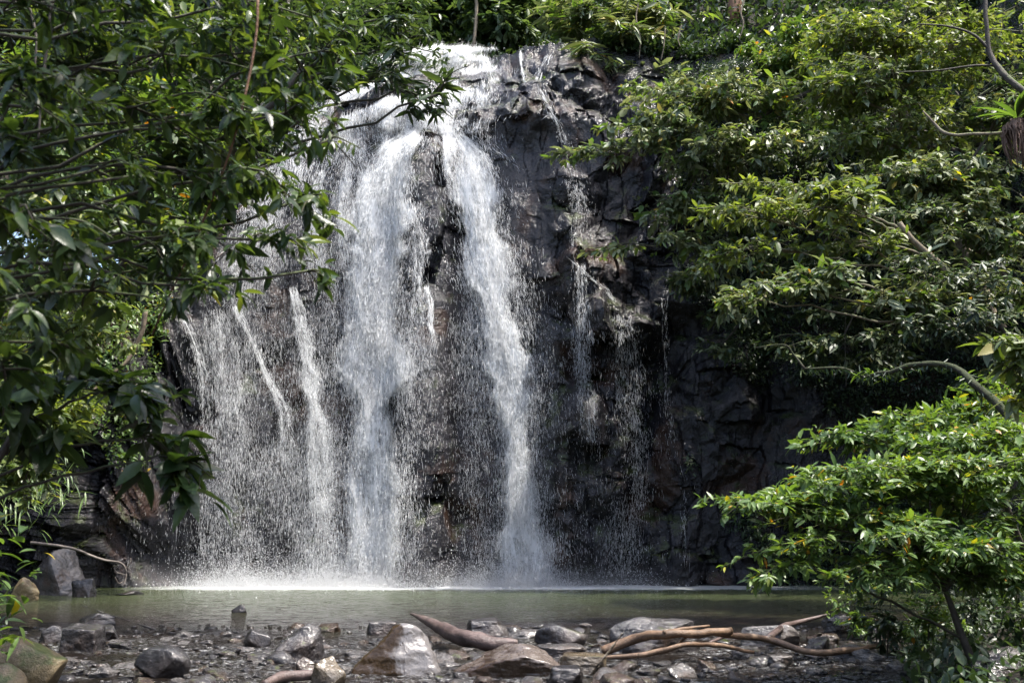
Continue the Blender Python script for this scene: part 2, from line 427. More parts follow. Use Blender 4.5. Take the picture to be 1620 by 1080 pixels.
c = mixc(n, fo, c, (.72,.74,.74))
mp = n('Mapping', inp={0: v, 3: (1, 2.2, 1)})
near = ramp(n, math_(n, 'MULTIPLY', sp.outputs[1], 1/30), [(.50, (1,1,1)), (.58, (.9,)*3)])
hh = math_(n, 'ADD', math_(n, 'MULTIPLY', noise(n, mp.outputs[0], 2.3, 4, .6), .8), math_(n, 'MULTIPLY', noise(n, mp.outputs[0], 7.5, 4, .6), .45))
hh = math_(n, 'ADD', hh, math_(n, 'MULTIPLY', noise(n, v, 11, 4, .6), ramp(n, math_(n, 'MULTIPLY', sp.outputs[1], 1/30), [(.48, (.9,)*3), (.58, (.55,)*3)])))
bmp = n('Bump', inp={'Height': hh, 'Strength': near, 'Distance': .28})
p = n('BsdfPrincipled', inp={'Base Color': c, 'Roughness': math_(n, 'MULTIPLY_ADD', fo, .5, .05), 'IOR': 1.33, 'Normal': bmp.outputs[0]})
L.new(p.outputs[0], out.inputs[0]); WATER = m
wy = np.concatenate([np.linspace(1, 9, 20), np.linspace(9.05, 31, 560)]); wxs = np.linspace(-17, 15, 640)
WX, WY = np.meshgrid(wxs, wy)
amp = .034*np.clip((17-WY)/2, 0, 1)+.007
WZ = (fbm(np.stack([WX*3.2, WY*3.6, WX*0], -1), 101, 5)-.5)*amp*2
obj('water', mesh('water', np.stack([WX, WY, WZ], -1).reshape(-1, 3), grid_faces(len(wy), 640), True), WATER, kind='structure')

# ------------------------------------------------------------------ falling water
m, n, L, out = newmat('white_water')
p = n('BsdfPrincipled', inp={'Base Color': (.94,.95,.96,1), 'Roughness': .25})
t = n('BsdfTranslucent', inp={'Color': (.94,.95,.96,1)})
mx = n('MixShader', inp={0: .6, 1: p.outputs[0], 2: t.outputs[0]}); L.new(mx.outputs[0], out.inputs[0]); WHITE = m
m, n, L, out = newmat('water_veil'); uv = n('UVMap')
su = n('SeparateXYZ', inp={0: uv.outputs[0]})
mp = n('Mapping', inp={0: uv.outputs[0], 3: (1, .16, 1)})
a1 = noise(n, mp.outputs[0], 15, 8, .78); a2 = noise(n, mp.outputs[0], 3.0, 5, .65)
edge_ = n('Attribute', attribute_name='soft')
a3 = noise(n, uv.outputs[0], 1.3, 4, .6)
al = math_(n, 'MULTIPLY_ADD', a1, 4.2, math_(n, 'MULTIPLY_ADD', a3, 2.2, math_(n, 'MULTIPLY_ADD', a2, 3.2, -4.4)), clamp=True)
al = math_(n, 'MULTIPLY', al, edge_.outputs['Fac'], clamp=True)
p = n('BsdfPrincipled', inp={'Base Color': (.93,.94,.95,1), 'Roughness': .35})
t = n('BsdfTranslucent', inp={'Color': (.93,.94,.95,1)})
mx = n('MixShader', inp={0: .55, 1: p.outputs[0], 2: t.outputs[0]})
tr = n('BsdfTransparent')
mx2 = n('MixShader', inp={0: al, 1: tr.outputs[0], 2: mx.outputs[0]}); L.new(mx2.outputs[0], out.inputs[0]); VEIL = m

def fall_y(x, z, nrm):
    """how far in front of the rock the water runs: hugging the ledges above, falling free below"""
    hug = cliffY(x, z)-.05
    tp = np.interp(x, TX, TZ)
    free = np.minimum(cliffY(x, np.minimum(z+1.0, 13.5))*0+smooth_base(x, np.clip(z, 0, 40))-.55, hug)
    k = np.clip((tp-3.0-z)/1.5, 0, 1)
    return hug*(1-k)+free*k - nrm
def stream(paths):
    """paths: list of (pixel polyline, half widths px, droplets, strands, size, veil strength); -> droplet mesh builder arrays, veil arrays"""
    DV, DF, cnt = [], [], 0
    VV, VF, VU, VS, vc = [], [], [], [], 0
    for (pts, hw, nd, ns, size, veil) in paths:
        Q = np.asarray(pts, float); W = np.asarray(hw, float)
        tt = np.linspace(0, 1, len(Q))
        fine = spline(np.column_stack([Q, W]), 80)
        seg = np.concatenate([[0], np.cumsum(np.hypot(*np.diff(fine[:, :2], axis=0).T))]); seg /= seg[-1]
        px_ = lambda t: np.interp(t, seg, fine[:, 0])
        py_ = lambda t: np.interp(t, seg, fine[:, 1])
        pw_ = lambda t: np.interp(t, seg, fine[:, 2])
        sd_ = (nd % 97)*.61+len(pts)
        wvf = lambda t: (.55+.9*vnoise(np.stack([t*13, t*0+sd_, t*0], -1), 12))*(.75+.5*vnoise(np.stack([t*37, t*0+sd_, t*0+5], -1), 12))
        wob = lambda t: (vnoise(np.stack([t*7, t*0+sd_, t*0+2], -1), 13)-.5)*.7+(vnoise(np.stack([t*21, t*0+sd_, t*0+8], -1), 13)-.5)*.35
        if W.mean() > 18: wob = lambda t, w0=wob: w0(t)*.3
        if nd:
            so = np.clip(rng.normal(0, .5, ns), -1.15, 1.15)
            sw = rng.gamma(1.2, 1, ns); sw /= sw.sum()
            sid = rng.choice(ns, nd, p=sw)
            t = rng.random(nd) if Q[-1, 1] > 900 else rng.beta(1, 1.7, nd)
            ph = rng.random(ns)*50
            clump = vnoise(np.stack([t*26, ph[sid], t*0], -1), 5)
            lat = so[sid]*pw_(t)+px_(t)
            broad = vnoise(np.stack([lat/22., (py_(t)+ph[sid]*0)/95., t*0+nd], -1), 8)
            keep = rng.random(nd) < np.clip(clump*1.9-.25, .08, 1)*np.clip(broad*2.2-.25, .12, 1)
            t, sid = t[keep], sid[keep]; k = len(t)
            off = so[sid] + rng.normal(0, .07+.17*t, k) + (vnoise(np.stack([t*9, ph[sid], t*0+7], -1), 6)-.5)*.35
            wv = wvf(t); off = np.where(rng.random(k) < .13, off*1.9, off)
            x_, y_ = px_(t)+(off*wv+wob(t))*pw_(t), py_(t)
            y_ = np.minimum(y_, 926)
            P = on_cliff(x_, y_)
            dep = rng.exponential(.16, k)+.02
            Yn = fall_y(P[:, 0], P[:, 2], dep)
            P = at(x_, y_, Yn)
            t2 = np.minimum(t+.01, 1)
            P2 = at(px_(t2)+(off*wv+wob(t))*pw_(t2), py_(t2)+.01, Yn)
            D = unit(P2-P); D[:, 2] -= .35*t; D = unit(D+rng.normal(0, .16, (k, 3)))
            lg = (rng.random(k) < .72-.27*t)
            ln = size*rng.lognormal(0, .55, k)*np.where(lg, 17.0, 2.0+4.4*t); rd = size*rng.lognormal(0, .35, k)*np.where(lg, .34, .48)
            A = unit(np.cross(D, rng.normal(0, 1, (k, 3)))); B = np.cross(D, A)
            v5 = np.empty((k, 5, 3))
            v5[:, 0] = P-D*ln[:, None]*.5; v5[:, 4] = P+D*ln[:, None]*.5
            for q in range(3):
                a = q*2*math.pi/3
                v5[:, 1+q] = P+D*ln[:, None]*.12+(math.cos(a)*A+math.sin(a)*B)*rd[:, None]
            keep = v5[:, :, 2].min(1) > -.25
            v5 = v5[keep]; k = len(v5)
            f = np.array([[0, 2, 1], [0, 3, 2], [0, 1, 3], [4, 1, 2], [4, 2, 3], [4, 3, 1]])
            DV.append(v5.reshape(-1, 3)); DF.append((f[None]+(np.arange(k)*5)[:, None, None]+cnt).reshape(-1, 3)); cnt += k*5
        for lay in range(2 if veil > .45 else (1 if veil > 0 else 0)):
            nu, nv = 26, 90
            U, T = np.meshgrid(np.linspace(-1, 1, nu), np.linspace(0, 1, nv))
            x_, y_ = px_(T)+(U*1.15*wvf(T)+wob(T))*pw_(T), np.minimum(py_(T), 927)
            P = on_cliff(x_.ravel(), y_.ravel())
            nr = .05+.1*lay+.16*vnoise(np.stack([U.ravel()*4, T.ravel()*9, T.ravel()*0+lay*5], -1), 9+lay)*1.6
            Yn = fall_y(P[:, 0], P[:, 2], nr)
            kk = np.ones(5)/5
            Yn = Yn.reshape(nv, nu)
            Yn = np.minimum(Yn, np.apply_along_axis(lambda a: np.convolve(np.pad(a, 2, 'edge'), kk, 'valid'), 0, Yn))
            P = at(x_.ravel(), y_.ravel(), Yn.ravel())
            soft = (1-U**2)**.8*np.clip(T*6, 0, 1)*veil
            if y_[-1, 0] < 880: soft = soft*np.clip((1-T)*1.4, 0, 1)
            elif pts[0][1] > 400: soft = soft*(1-.75*T)
            VV.append(P); VF.append(grid_faces(nv, nu)+vc); vc += nu*nv
            uvs = np.stack([(x_+lay*371)/60., (y_+lay*91)/60.], -1).reshape(-1, 2); VU.append(uvs); VS.append(soft.ravel())
    return DV, DF, VV, VF, VU, VS
def waterfall(label, paths, name='waterfall', cat='waterfall', group=None):
    DV, DF, VV, VF, VU, VS = stream(paths)
    root = empty(name, tuple(np.round(np.vstack(DV).mean(0)*np.array([1, 1, 0]), 2)), label=label, category=cat, group=group)
    if VV:
        V = np.vstack(VV); F = np.vstack(VF); me = mesh('veil', local(V, root), F, True)
        ul = me.uv_layers.new(name='UVMap'); uv = np.vstack(VU)
        ul.data.foreach_set('uv', uv[F.ravel()].astype(np.float32).ravel())
        at_ = me.attributes.new('soft', 'FLOAT', 'POINT'); at_.data.foreach_set('value', np.concatenate(VS).astype(np.float32))
        obj('veil', me, VEIL, root)
    obj('falling_drops', mesh('falling_drops', local(np.vstack(DV), root), np.vstack(DF), True), WHITE, root, kind='stuff')
    return root
waterfall('broad white cascade pouring over the lip at the top of the cliff', [
    ([(728, 76), (700, 118), (690, 165), (700, 212)], [44, 60, 60, 40], 62789, 53, 0.0101, .9),
    ([(690, 74), (655, 130), (640, 190), (640, 225)], [22, 34, 34, 22], 28979, 26, 0.0101, .9),
    ([(655, 80), (612, 150), (606, 200), (612, 262)], [20, 28, 34, 20], 18816, 23, 0.0101, .7),
    ([(620, 90), (572, 150), (560, 215), (575, 290)], [30, 36, 30, 34], 15395, 23, 0.0095, .5),
    ([(560, 105), (520, 170), (505, 230), (490, 300)], [40, 46, 44, 40], 15395, 29, 0.0095, .4),
    ([(500, 140), (455, 220), (430, 300), (410, 360)], [40, 46, 44, 40], 15395, 29, 0.0095, .4),
    ([(762, 92), (768, 150), (758, 215)], [10, 14, 20], 8552, 17, 0.0095, .5),
    ([(786, 104), (777, 118), (789, 142)], [4, 4, 6], 854, 9, 0.0077, .0),
    ([(822, 84), (826, 120), (832, 135)], [3, 4, 6], 1368, 8, 0.0083, .0)])
waterfall('tall white main plume falling left of the dark central rock', [
    ([(652, 208), (618, 262), (604, 350), (594, 470), (591, 620), (592, 770), (595, 928)], [16, 26, 36, 34, 33, 36, 42], 284200, 92, 0.0092, 1.5),
    ([(590, 262), (580, 350), (574, 470), (572, 700), (572, 928)], [20, 26, 26, 26, 30], 38640, 29, 0.0089, .35),
    ([(640, 330), (640, 500), (636, 700), (634, 928)], [16, 26, 30, 38], 15395, 41, 0.0077, .1)])
waterfall('tall white plume slanting down right of the dark central rock', [
    ([(708, 200), (738, 255), (756, 330), (773, 430), (793, 520), (812, 640), (822, 770), (828, 928)], [14, 24, 28, 22, 20, 23, 26, 32], 198940, 68, 0.0092, 1.45),
    ([(765, 215), (775, 330), (800, 450), (820, 600), (830, 928)], [22, 36, 46, 54, 66], 33810, 77, 0.0071, .12),
    ([(740, 420), (745, 600), (755, 760), (760, 928)], [22, 40, 52, 60], 11973, 77, 0.0065, .05)])
waterfall('thin white fall between the left curtain and the main plume', [
    ([(462, 455), (482, 560), (494, 640), (503, 760), (508, 928)], [9, 12, 17, 24, 32], 36431, 41, 0.0083, .35),
    ([(535, 285), (525, 420), (520, 600), (512, 760), (510, 928)], [38, 46, 50, 56, 60], 31739, 68, 0.0071, .08),
    ([(548, 260), (540, 340), (545, 430)], [10, 12, 16], 5986, 14, 0.0083, .5),
    ([(505, 270), (498, 350), (500, 440)], [12, 14, 18], 5986, 14, 0.0083, .4)])
waterfall('fine grey curtain of spray falling at the left end of the rock wall', [
    ([(420, 330), (400, 460), (395, 600), (395, 760), (395, 928)], [60, 78, 84, 86, 88], 44160, 92, 0.0068, .12),
    ([(340, 490), (352, 560), (362, 650), (366, 780), (368, 928)], [14, 20, 26, 36, 42], 13684, 35, 0.0074, .3)])
waterfall('narrow white strand hooking down across the left curtain', [
    ([(372, 485), (398, 540), (424, 600), (446, 650), (458, 720), (462, 860)], [5, 6, 7, 10, 22, 40], 6324, 20, 0.0083, .15)])
waterfall('narrow white trickle at the far left edge of the curtain', [
    ([(292, 505), (312, 560), (322, 620), (321, 700), (320, 928)], [5, 5, 6, 10, 18], 5290, 15, 0.0077, .1)])
waterfall('thin bright trickle running over dark ledges right of the lip', [
    ([(868, 88), (850, 130), (872, 175), (893, 215), (905, 250)], [5, 5, 6, 8, 8], 5083, 12, 0.0083, .15),
    ([(905, 255), (912, 330), (914, 410)], [12, 14, 14], 1881, 26, 0.0071, .0)])
waterfall('faint trickle slanting across the dark rock right of the plumes', [
    ([(908, 415), (935, 440), (962, 462), (982, 500), (992, 600)], [4, 4, 5, 10, 18], 900, 14, 0.0083, .1),
    ([(985, 500), (990, 620), (992, 760), (985, 910)], [18, 34, 34, 40], 10000, 62, 0.0071, .0),
    ([(915, 420), (918, 520), (925, 700), (930, 900)], [8, 14, 24, 40], 6500, 35, 0.0071, .1)])
waterfall('thin broken trickle farthest right on the shaded rock', [
    ([(1057, 430), (1055, 520), (1060, 640), (1072, 730), (1084, 800), (1086, 900)], [5, 7, 12, 11, 7, 12], 3200, 17, 0.0077, .0)])
waterfall('tiny trickle dripping down the face of the central rock', [
    ([(676, 455), (684, 520), (680, 600), (680, 660)], [6, 7, 9, 12], 2565, 14, 0.0083, .4),
    ([(655, 330), (662, 400), (664, 520), (668, 620)], [8, 10, 14, 20], 3762, 23, 0.0077, .2)])
# spray hanging in the air and the splash on the pool
N_ = 60000
xs = rng.choice(np.array([395, 505, 592, 640, 828, 760, 990, 360]), N_, p=[.16, .16, .24, .1, .2, .07, .02, .05])+rng.normal(0, 42, N_)
P = on_level(xs, np.full(N_, 926.0)).T
P[:, 1] = 28.7-rng.exponential(.40, N_)
P[:, 2] = rng.exponential(.085, N_)*np.where(rng.random(N_) < .35, 2.4, 1)*(.4+np.exp(-np.abs(P[:, 1]-28.6)*1.0))*1.5+.01
k = N_; s = .010*rng.lognormal(0, .4, k)[:, None]
o4 = np.array([[1, 0, -.7], [-1, 0, -.7], [0, 1, .7], [0, -1, .7]])*.8
V = (P[:, None]+o4[None]*s[:, None]).reshape(-1, 3)
f = np.array([[0, 1, 2], [0, 3, 1], [0, 2, 3], [1, 3, 2]])
obj('splash', mesh('splash', V, (f[None]+(np.arange(k)*4)[:, None, None]).reshape(-1, 3), True), WHITE, kind='stuff')
m, n, L, out = newmat('spray_mist')
tc = n('TexCoord'); so = n('SeparateXYZ', inp={0: tc.outputs['Object']})
fall = math_(n, 'POWER', math_(n, 'SUBTRACT', 1.0, so.outputs[2], clamp=True), 3.0)
ends = ramp(n, math_(n, 'MULTIPLY_ADD', so.outputs[0], 1/16.0, .5), [(.0, (0,0,0)), (.2, (1,1,1)), (.75, (1,1,1)), (1, (0,0,0))])
dn = math_(n, 'MULTIPLY', math_(n, 'MULTIPLY', fall, ends), .36)
vol = n('VolumePrincipled', inp={'Color': (.95,.96,.97,1), 'Density': dn, 'Anisotropy': .2})
L.new(vol.outputs[0], out.inputs['Volume'])
bx = np.array([[x, y, z] for x in (-8, 8) for y in (-1.3, 1.3) for z in (0, 1)], float)
bf = np.array([[0, 1, 3, 2], [4, 6, 7, 5], [0, 4, 5, 1], [2, 3, 7, 6], [0, 2, 6, 4], [1, 5, 7, 3]])
MIST = obj('mist', mesh('mist', bx, bf), m, kind='stuff'); MIST.location = (-3.0, 28.2, .06); MIST.scale = (1, 1, .9)

# ------------------------------------------------------------------ stones
def ico(level):
    bm = bmesh.new(); bmesh.ops.create_icosphere(bm, subdivisions=level, radius=1)
    V = np.array([v.co[:] for v in bm.verts]); F = np.array([[v.index for v in f.verts] for f in bm.faces]); bm.free(); return V, F
ICO = {k: ico(k) for k in (3, 4, 5)}
def stone_mesh(name, dims, seed, planes=11, level=4, sharp=26, rough=.06, fixed=(), tone='grey'):
    V, F = ICO[level]; r_ = np.random.default_rng(seed)
    Nn = unit(r_.normal(0, 1, (planes, 3))); D = r_.uniform(.62, 1.0, planes)
    if len(fixed):
        fx = np.array([f[:3] for f in fixed], float); Nn = np.vstack([Nn, unit(fx)]); D = np.concatenate([D, [f[3] for f in fixed]])
    q = np.maximum(V@Nn.T, 1e-3)/D[None]
    r = (np.sum(q**sharp, 1))**(-1/sharp)
    r = np.minimum(r, 1.15)
    P = V*r[:, None]
    P = P/np.abs(P).max(0)
    P = P*(1+rough*(fbm(P*2.2+seed, seed, 5)-.5)[:, None]*2.4+.4*rough*(fbm(P*7+seed, seed+3, 3)-.5)[:, None])
    return mesh(name, P*np.array(dims), F, True)
def hull_mesh(name, pts, dims, seed, rough=.055, bev=.08):
    """a broken block: convex hull of a few corners, edges worn, faces roughened; corners in (across, depth, height) -1..1"""
    bm = bmesh.new()
    for q in pts: bm.verts.new(Vector(q))
    r_ = bmesh.ops.convex_hull(bm, input=bm.verts)
    bmesh.ops.delete(bm, geom=[g_ for g_ in r_['geom_interior'] if isinstance(g_, bmesh.types.BMVert)], context='VERTS')
    bmesh.ops.dissolve_limit(bm, angle_limit=.06, verts=bm.verts, edges=bm.edges)
    bmesh.ops.bevel(bm, geom=list(bm.edges), offset=bev, segments=2, affect='EDGES', profile=.6)
    bmesh.ops.triangulate(bm, faces=bm.faces)
    for _ in range(5):
        long_ = [e for e in bm.edges if e.calc_length() > .07]
        if not long_: break
        bmesh.ops.subdivide_edges(bm, edges=long_, cuts=1); bmesh.ops.triangulate(bm, faces=bm.faces)
    V = np.array([v.co[:] for v in bm.verts]); Nm = np.array([v.normal[:] for v in bm.verts]); F = np.array([[v.index for v in f.verts] for f in bm.faces]); bm.free()
    d = (fbm(V*1.8+seed, seed, 5)-.5)*2.2+(np.floor(fbm(V*np.array([2, 2, 5])+seed, seed+4, 3)*7)/7-.5)*.9
    V = V+Nm*(d*rough*1.6)[:, None]
    return mesh(name, V*np.array(dims), F, True)
def lit_side_mat(name, a, b, c, d):
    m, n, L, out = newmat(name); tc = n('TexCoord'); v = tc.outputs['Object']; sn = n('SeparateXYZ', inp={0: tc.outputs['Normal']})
    k = math_(n, 'ADD', math_(n, 'ADD', sn.outputs[0], math_(n, 'MULTIPLY', sn.outputs[2], .55)), math_(n, 'MULTIPLY_ADD', noise(n, v, 4, 5), .7, -.35))  # faces to the right and upward coloured paler: their sunlight is painted in
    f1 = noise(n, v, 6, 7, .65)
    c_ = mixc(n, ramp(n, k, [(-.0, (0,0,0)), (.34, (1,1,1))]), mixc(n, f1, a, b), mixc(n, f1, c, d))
    h = math_(n, 'ADD', noise(n, v, 5, 7, .62), math_(n, 'MULTIPLY', noise(n, v, 30, 5, .6), .2))
    bmp = n('Bump', inp={'Height': h, 'Strength': .5, 'Distance': .05})
    p = n('BsdfPrincipled', inp={'Base Color': c_, 'Roughness': ramp(n, noise(n, v, 5, 5), [(.3, (.12,)*3), (.7, (.38,)*3)]), 'Normal': bmp.outputs[0]})
    p.inputs['Coat Weight'].default_value = .25; p.inputs['Coat Roughness'].default_value = .12
    L.new(p.outputs[0], out.inputs[0]); return m
ROCK['split'] = lit_side_mat('split_boulder_stone', (.022,.013,.006), (.062,.038,.017), (.07,.065,.064), (.20,.187,.183))
ROCK['slab'] = lit_side_mat('slab_stone', (.020,.012,.007), (.05,.03,.018), (.05,.04,.035), (.14,.115,.10))
ROCK['tan'] = rock_mat('tan_wet_stone', (.05,.036,.02), (.13,.10,.06), (.06,.05,.045), .05, .12, .4)
BOULDERS = []
def boulder(x0, x1, yt, yb, label, tone, seed, short, planes=9, sharp=34, fixed=(), dep=.75, rot=None, zbase=0.0, hull=None, round_=False, cat='boulder', name='boulder', rough=.05):
    c0 = on_level((x0+x1)/2, yb, zbase); dist = np.linalg.norm(c0-np.array([0, 0, CAMZ]))
    hw = (x1-x0)/2*dist/FPX; hh = (yb-yt)*dist/FPX
    hh = max(hh-hw*dep*.7*CAMZ/c0[1], hh*.45)          # the crown stands back from the waterline
    sink = hh*.35
    dims = (hw*1.03, hw*dep, (hh+sink)/2*1.02)
    if hh < hw*.5: hh *= .8
    if hull is None and not round_:
        r9 = np.random.default_rng(seed+500); hull = [tuple(q) for q in np.clip(unit(r9.normal(0, 1, (13, 3)))*r9.uniform(.85, 1.25, (13, 1)), -1, 1)]+[(-.9, -.3, -1), (.9, .2, -1), (0, -.9, -1), (0, .9, -1)]
        for f_ in fixed:
            if abs(f_[2]) > .8: hull = [(a_, b_, min(c_, .75)) for a_, b_, c_ in hull]+[(-.75, -.6, .8), (.7, -.7, .72), (.6, .7, .8), (-.7, .6, .78)]
    o = obj(name, hull_mesh(name, hull, dims, seed) if hull else stone_mesh(name, dims, seed, planes, 5 if hw > .3 else 4, sharp, rough, fixed), ROCK[tone], label=label, category=cat)
    o.location = (c0[0]*(1+hw*dep*.7/c0[1]), c0[1]+hw*dep*.7, zbase+(hh-sink)/2)
    o.rotation_euler = (0, 0, 0 if rot is None else rot)
    BOULDERS.append((o, hw, short, (x0+x1)/2, (yt+yb)/2, o.location[0], o.location[1]))
    return o
boulder(-8, 92, 1018, 1092, 'large tan boulder with mossy cracks at the lower left edge', 'mossy', 1, 'the large tan boulder', round_=True, dep=.8)
boulder(-40, 32, 1056, 1110, 'tan round boulder in the bottom left corner', 'mossy', 2, 'the corner boulder', round_=True, dep=.8)
boulder(104, 156, 993, 1030, 'square grey brown block standing in the left shallows', 'grey', 3, 'the square block', hull=[(-1, -.9, -1), (.9, -1, -1), (1, .9, -1), (-.9, 1, -1), (-.92, -.8, .8), (.85, -.95, .72), (.95, .8, .95), (-.9, .9, 1)], planes=4, fixed=((0, -1, .15, .8), (1, 0, 0, .85), (-1, 0, .1, .85), (0, .1, 1, .8)))
boulder(122, 180, 971, 998, 'flat topped wet rock just behind the square block', 'grey', 4, 'the flat topped rock')
boulder(148, 190, 988, 1013, 'dark rounded rock touching the right side of the square block', 'dark', 5, 'the dark rounded rock')
boulder(62, 106, 992, 1018, 'mottled rock between the square block and the left bank', 'grey', 6, 'the mottled bank rock')
boulder(218, 294, 1027, 1072, 'rounded dark boulder with pale scratches in the left creek', 'dark', 7, 'the scratched dark boulder', round_=True, planes=8)
boulder(383, 428, 993, 1023, 'small ribbed grey rock at the edge of the pool', 'grey', 8, 'the ribbed rock', round_=True)
boulder(428, 518, 990, 1046, 'lumpy pinkish grey boulder left of centre by the pool', 'grey', 9, 'the lumpy boulder', planes=14)
boulder(470, 505, 1030, 1068, 'narrow brown rock leaning on the lumpy boulder', 'brown', 10, 'the leaning brown rock')
boulder(494, 548, 1027, 1086, 'upright yellowish brown ridged rock at the bottom edge', 'tan', 12, 'the yellowish upright rock', planes=8)
boulder(553, 702, 990, 1068, 'big pointed boulder with a wet face painted sunlit and brown flank', 'split', 14, 'the big pointed boulder', hull=[(-1, -.3, -.55), (-.95, .3, -.6), (-.35, -.75, -.75), (-.1, -.8, -1), (.25, -1, -1), (.75, -.7, -1), (1, -.2, -.9), (.9, .6, -1), (-.5, .9, -1), (-.9, -.5, -1), (.12, -.15, 1), (.0, .2, .97), (.45, .0, .82), (.62, .3, .6), (-.12, -.5, .1), (.78, -.35, -.1)], planes=4, sharp=26, fixed=((-.72, -.35, .62, .50), (.45, -.25, .85, .56), (.30, -.9, .28, .66), (.9, -.2, .3, .74), (.1, .9, .5, .7)), dep=.6)
boulder(580, 634, 981, 1005, 'flat pale rock behind the big pointed boulder', 'pale', 15, 'the flat pale rock', fixed=((0, 0, 1, .6),))
boulder(738, 808, 979, 1010, 'blocky grey rock with a flat top behind the long log', 'grey', 16, 'the blocky rock', hull=[(-1, -.6, -1), (1, -.9, -1), (.9, .9, -1), (-.9, .9, -1), (-.72, -.6, .9), (-.9, .3, .9), (.35, -.7, .8), (.3, .8, 1), (.75, -.3, .35), (-.75, -.95, -.2), (.4, -1, -.2)], planes=5, fixed=((0, 0, 1, .65), (0, -1, .2, .7), (-1, 0, .1, .8)))
boulder(848, 930, 987, 1022, 'rounded speckled grey boulder right of the log', 'grey', 17, 'the speckled boulder', round_=True, planes=7, sharp=10)
boulder(722, 892, 1021, 1070, 'long dark wedge slab with pale top edges under the log', 'slab', 18, 'the wedge slab', hull=[(-1, -.1, -.25), (-.95, -.4, -.5), (-.2, -.9, .25), (.25, -1, .55), (.62, -.95, .3), (.9, -.8, -.35), (1, -.3, -.2), (.2, .1, 1), (-.1, .5, .95), (.5, .4, .8), (.9, .7, -1), (-.9, .7, -1), (-.6, -.7, -1), (.9, -.8, -1), (-.2, -.8, -1)], planes=4, sharp=24, fixed=((-.55, -.15, .85, .52), (.1, -.96, .2, .62), (.6, 0, .8, .66), (.95, -.2, .1, .85)), dep=.5)
boulder(842, 932, 1016, 1040, 'flat pale slab in front of the speckled boulder', 'pale', 19, 'the flat pale slab', fixed=((0, -.1, 1, .5),))
boulder(884, 964, 1032, 1066, 'yellow brown flat slab beside the cut driftwood end', 'tan', 20, 'the yellow brown slab', fixed=((0, -.15, 1, .5), (0, -1, 0, .7)))
boulder(868, 925, 1052, 1084, 'tilted dark slab at the bottom edge under the wedge', 'dark', 21, 'the tilted dark slab', fixed=((-.5, 0, .9, .55),))
boulder(968, 1108, 971, 1034, 'large grey tan boulder behind the orange driftwood', 'grey', 22, 'the large grey tan boulder', planes=12, dep=.55)
boulder(1172, 1268, 984, 1022, 'long pale grey boulder behind the driftwood fork', 'pale', 23, 'the long pale boulder', dep=.5)
boulder(1262, 1312, 1002, 1030, 'pitted grey rock right of the driftwood fork', 'grey', 24, 'the pitted rock')
boulder(1212, 1256, 1034, 1054, 'flat wet slab below the driftwood on the right', 'pale', 25, 'the flat wet slab', fixed=((0, 0, 1, .5),))
boulder(1100, 1134, 1042, 1060, 'small brown hump of rock in the right shallows', 'brown', 26, 'the brown hump')
boulder(1305, 1350, 972, 1003, 'dark grey rock on the right shore under the shrub', 'dark', 27, 'the right shore rock')
boulder(1540, 1650, 1034, 1100, 'big shaded boulder in the bottom right corner', 'grey', 28, 'the corner right boulder', dep=.6)
boulder(1596, 1650, 970, 1010, 'grey rock at the right edge behind green stems', 'grey', 29, 'the right edge rock')
boulder(54, 143, 872, 941, 'big pale wet boulder beneath the left rock wall', 'pale', 30, 'the left wall boulder', planes=12, dep=.6)
boulder(116, 152, 914, 944, 'smaller wet rock at the foot of the pale wall boulder', 'grey', 31, 'the wall foot rock')
boulder(18, 58, 918, 950, 'mossy green rock on the left bank of the pool', 'mossy', 32, 'the mossy bank rock')
boulder(0, 40, 884, 930, 'brown rock on the left bank above the mossy one', 'brown', 33, 'the brown bank rock')
boulder(176, 222, 930, 941, 'low splashed rock under the dead branch tip', 'dark', 34, 'the splashed rock')

# many small stones: a few shapes and tones, each placed where it lies, each with a label of its own
SHAPES = {'flat': ((.5, .42, .12), 7), 'rounded': ((.5, .42, .27), 7), 'angular': ((.5, .4, .25), 9), 'wedge shaped': ((.52, .36, .22), 8)}
TONES = {'dark': 'dark', 'grey': 'grey', 'pale': 'pale', 'brown': 'brown'}
PROTO = {}
for si, (sh, (dm, pl)) in enumerate(SHAPES.items()):
    for tn in TONES:
        for vv in range(2):
            sd = 200+si*20+vv*7+len(PROTO)
            r9 = np.random.default_rng(sd); hp = unit(r9.normal(0, 1, (12 if sh != 'rounded' else 30, 3)))*r9.uniform(.8, 1.2, (12 if sh != 'rounded' else 30, 1))
            if sh == 'flat': hp[:, 2] = np.clip(hp[:, 2]*2, -1, .9+.12*hp[:, 0])
            if sh == 'wedge shaped': hp[:, 2] = np.minimum(hp[:, 2]*1.5, .2+.8*hp[:, 0])
            me = hull_mesh('stone', [tuple(q) for q in hp]+[(-.6, -.4, -1), (.6, -.4, -1), (0, .6, -1)], dm, sd, .06, .10)
            me.materials.append(ROCK[TONES[tn]]); PROTO[sh, tn, vv] = me
used, spots, tries = set(), [], 0
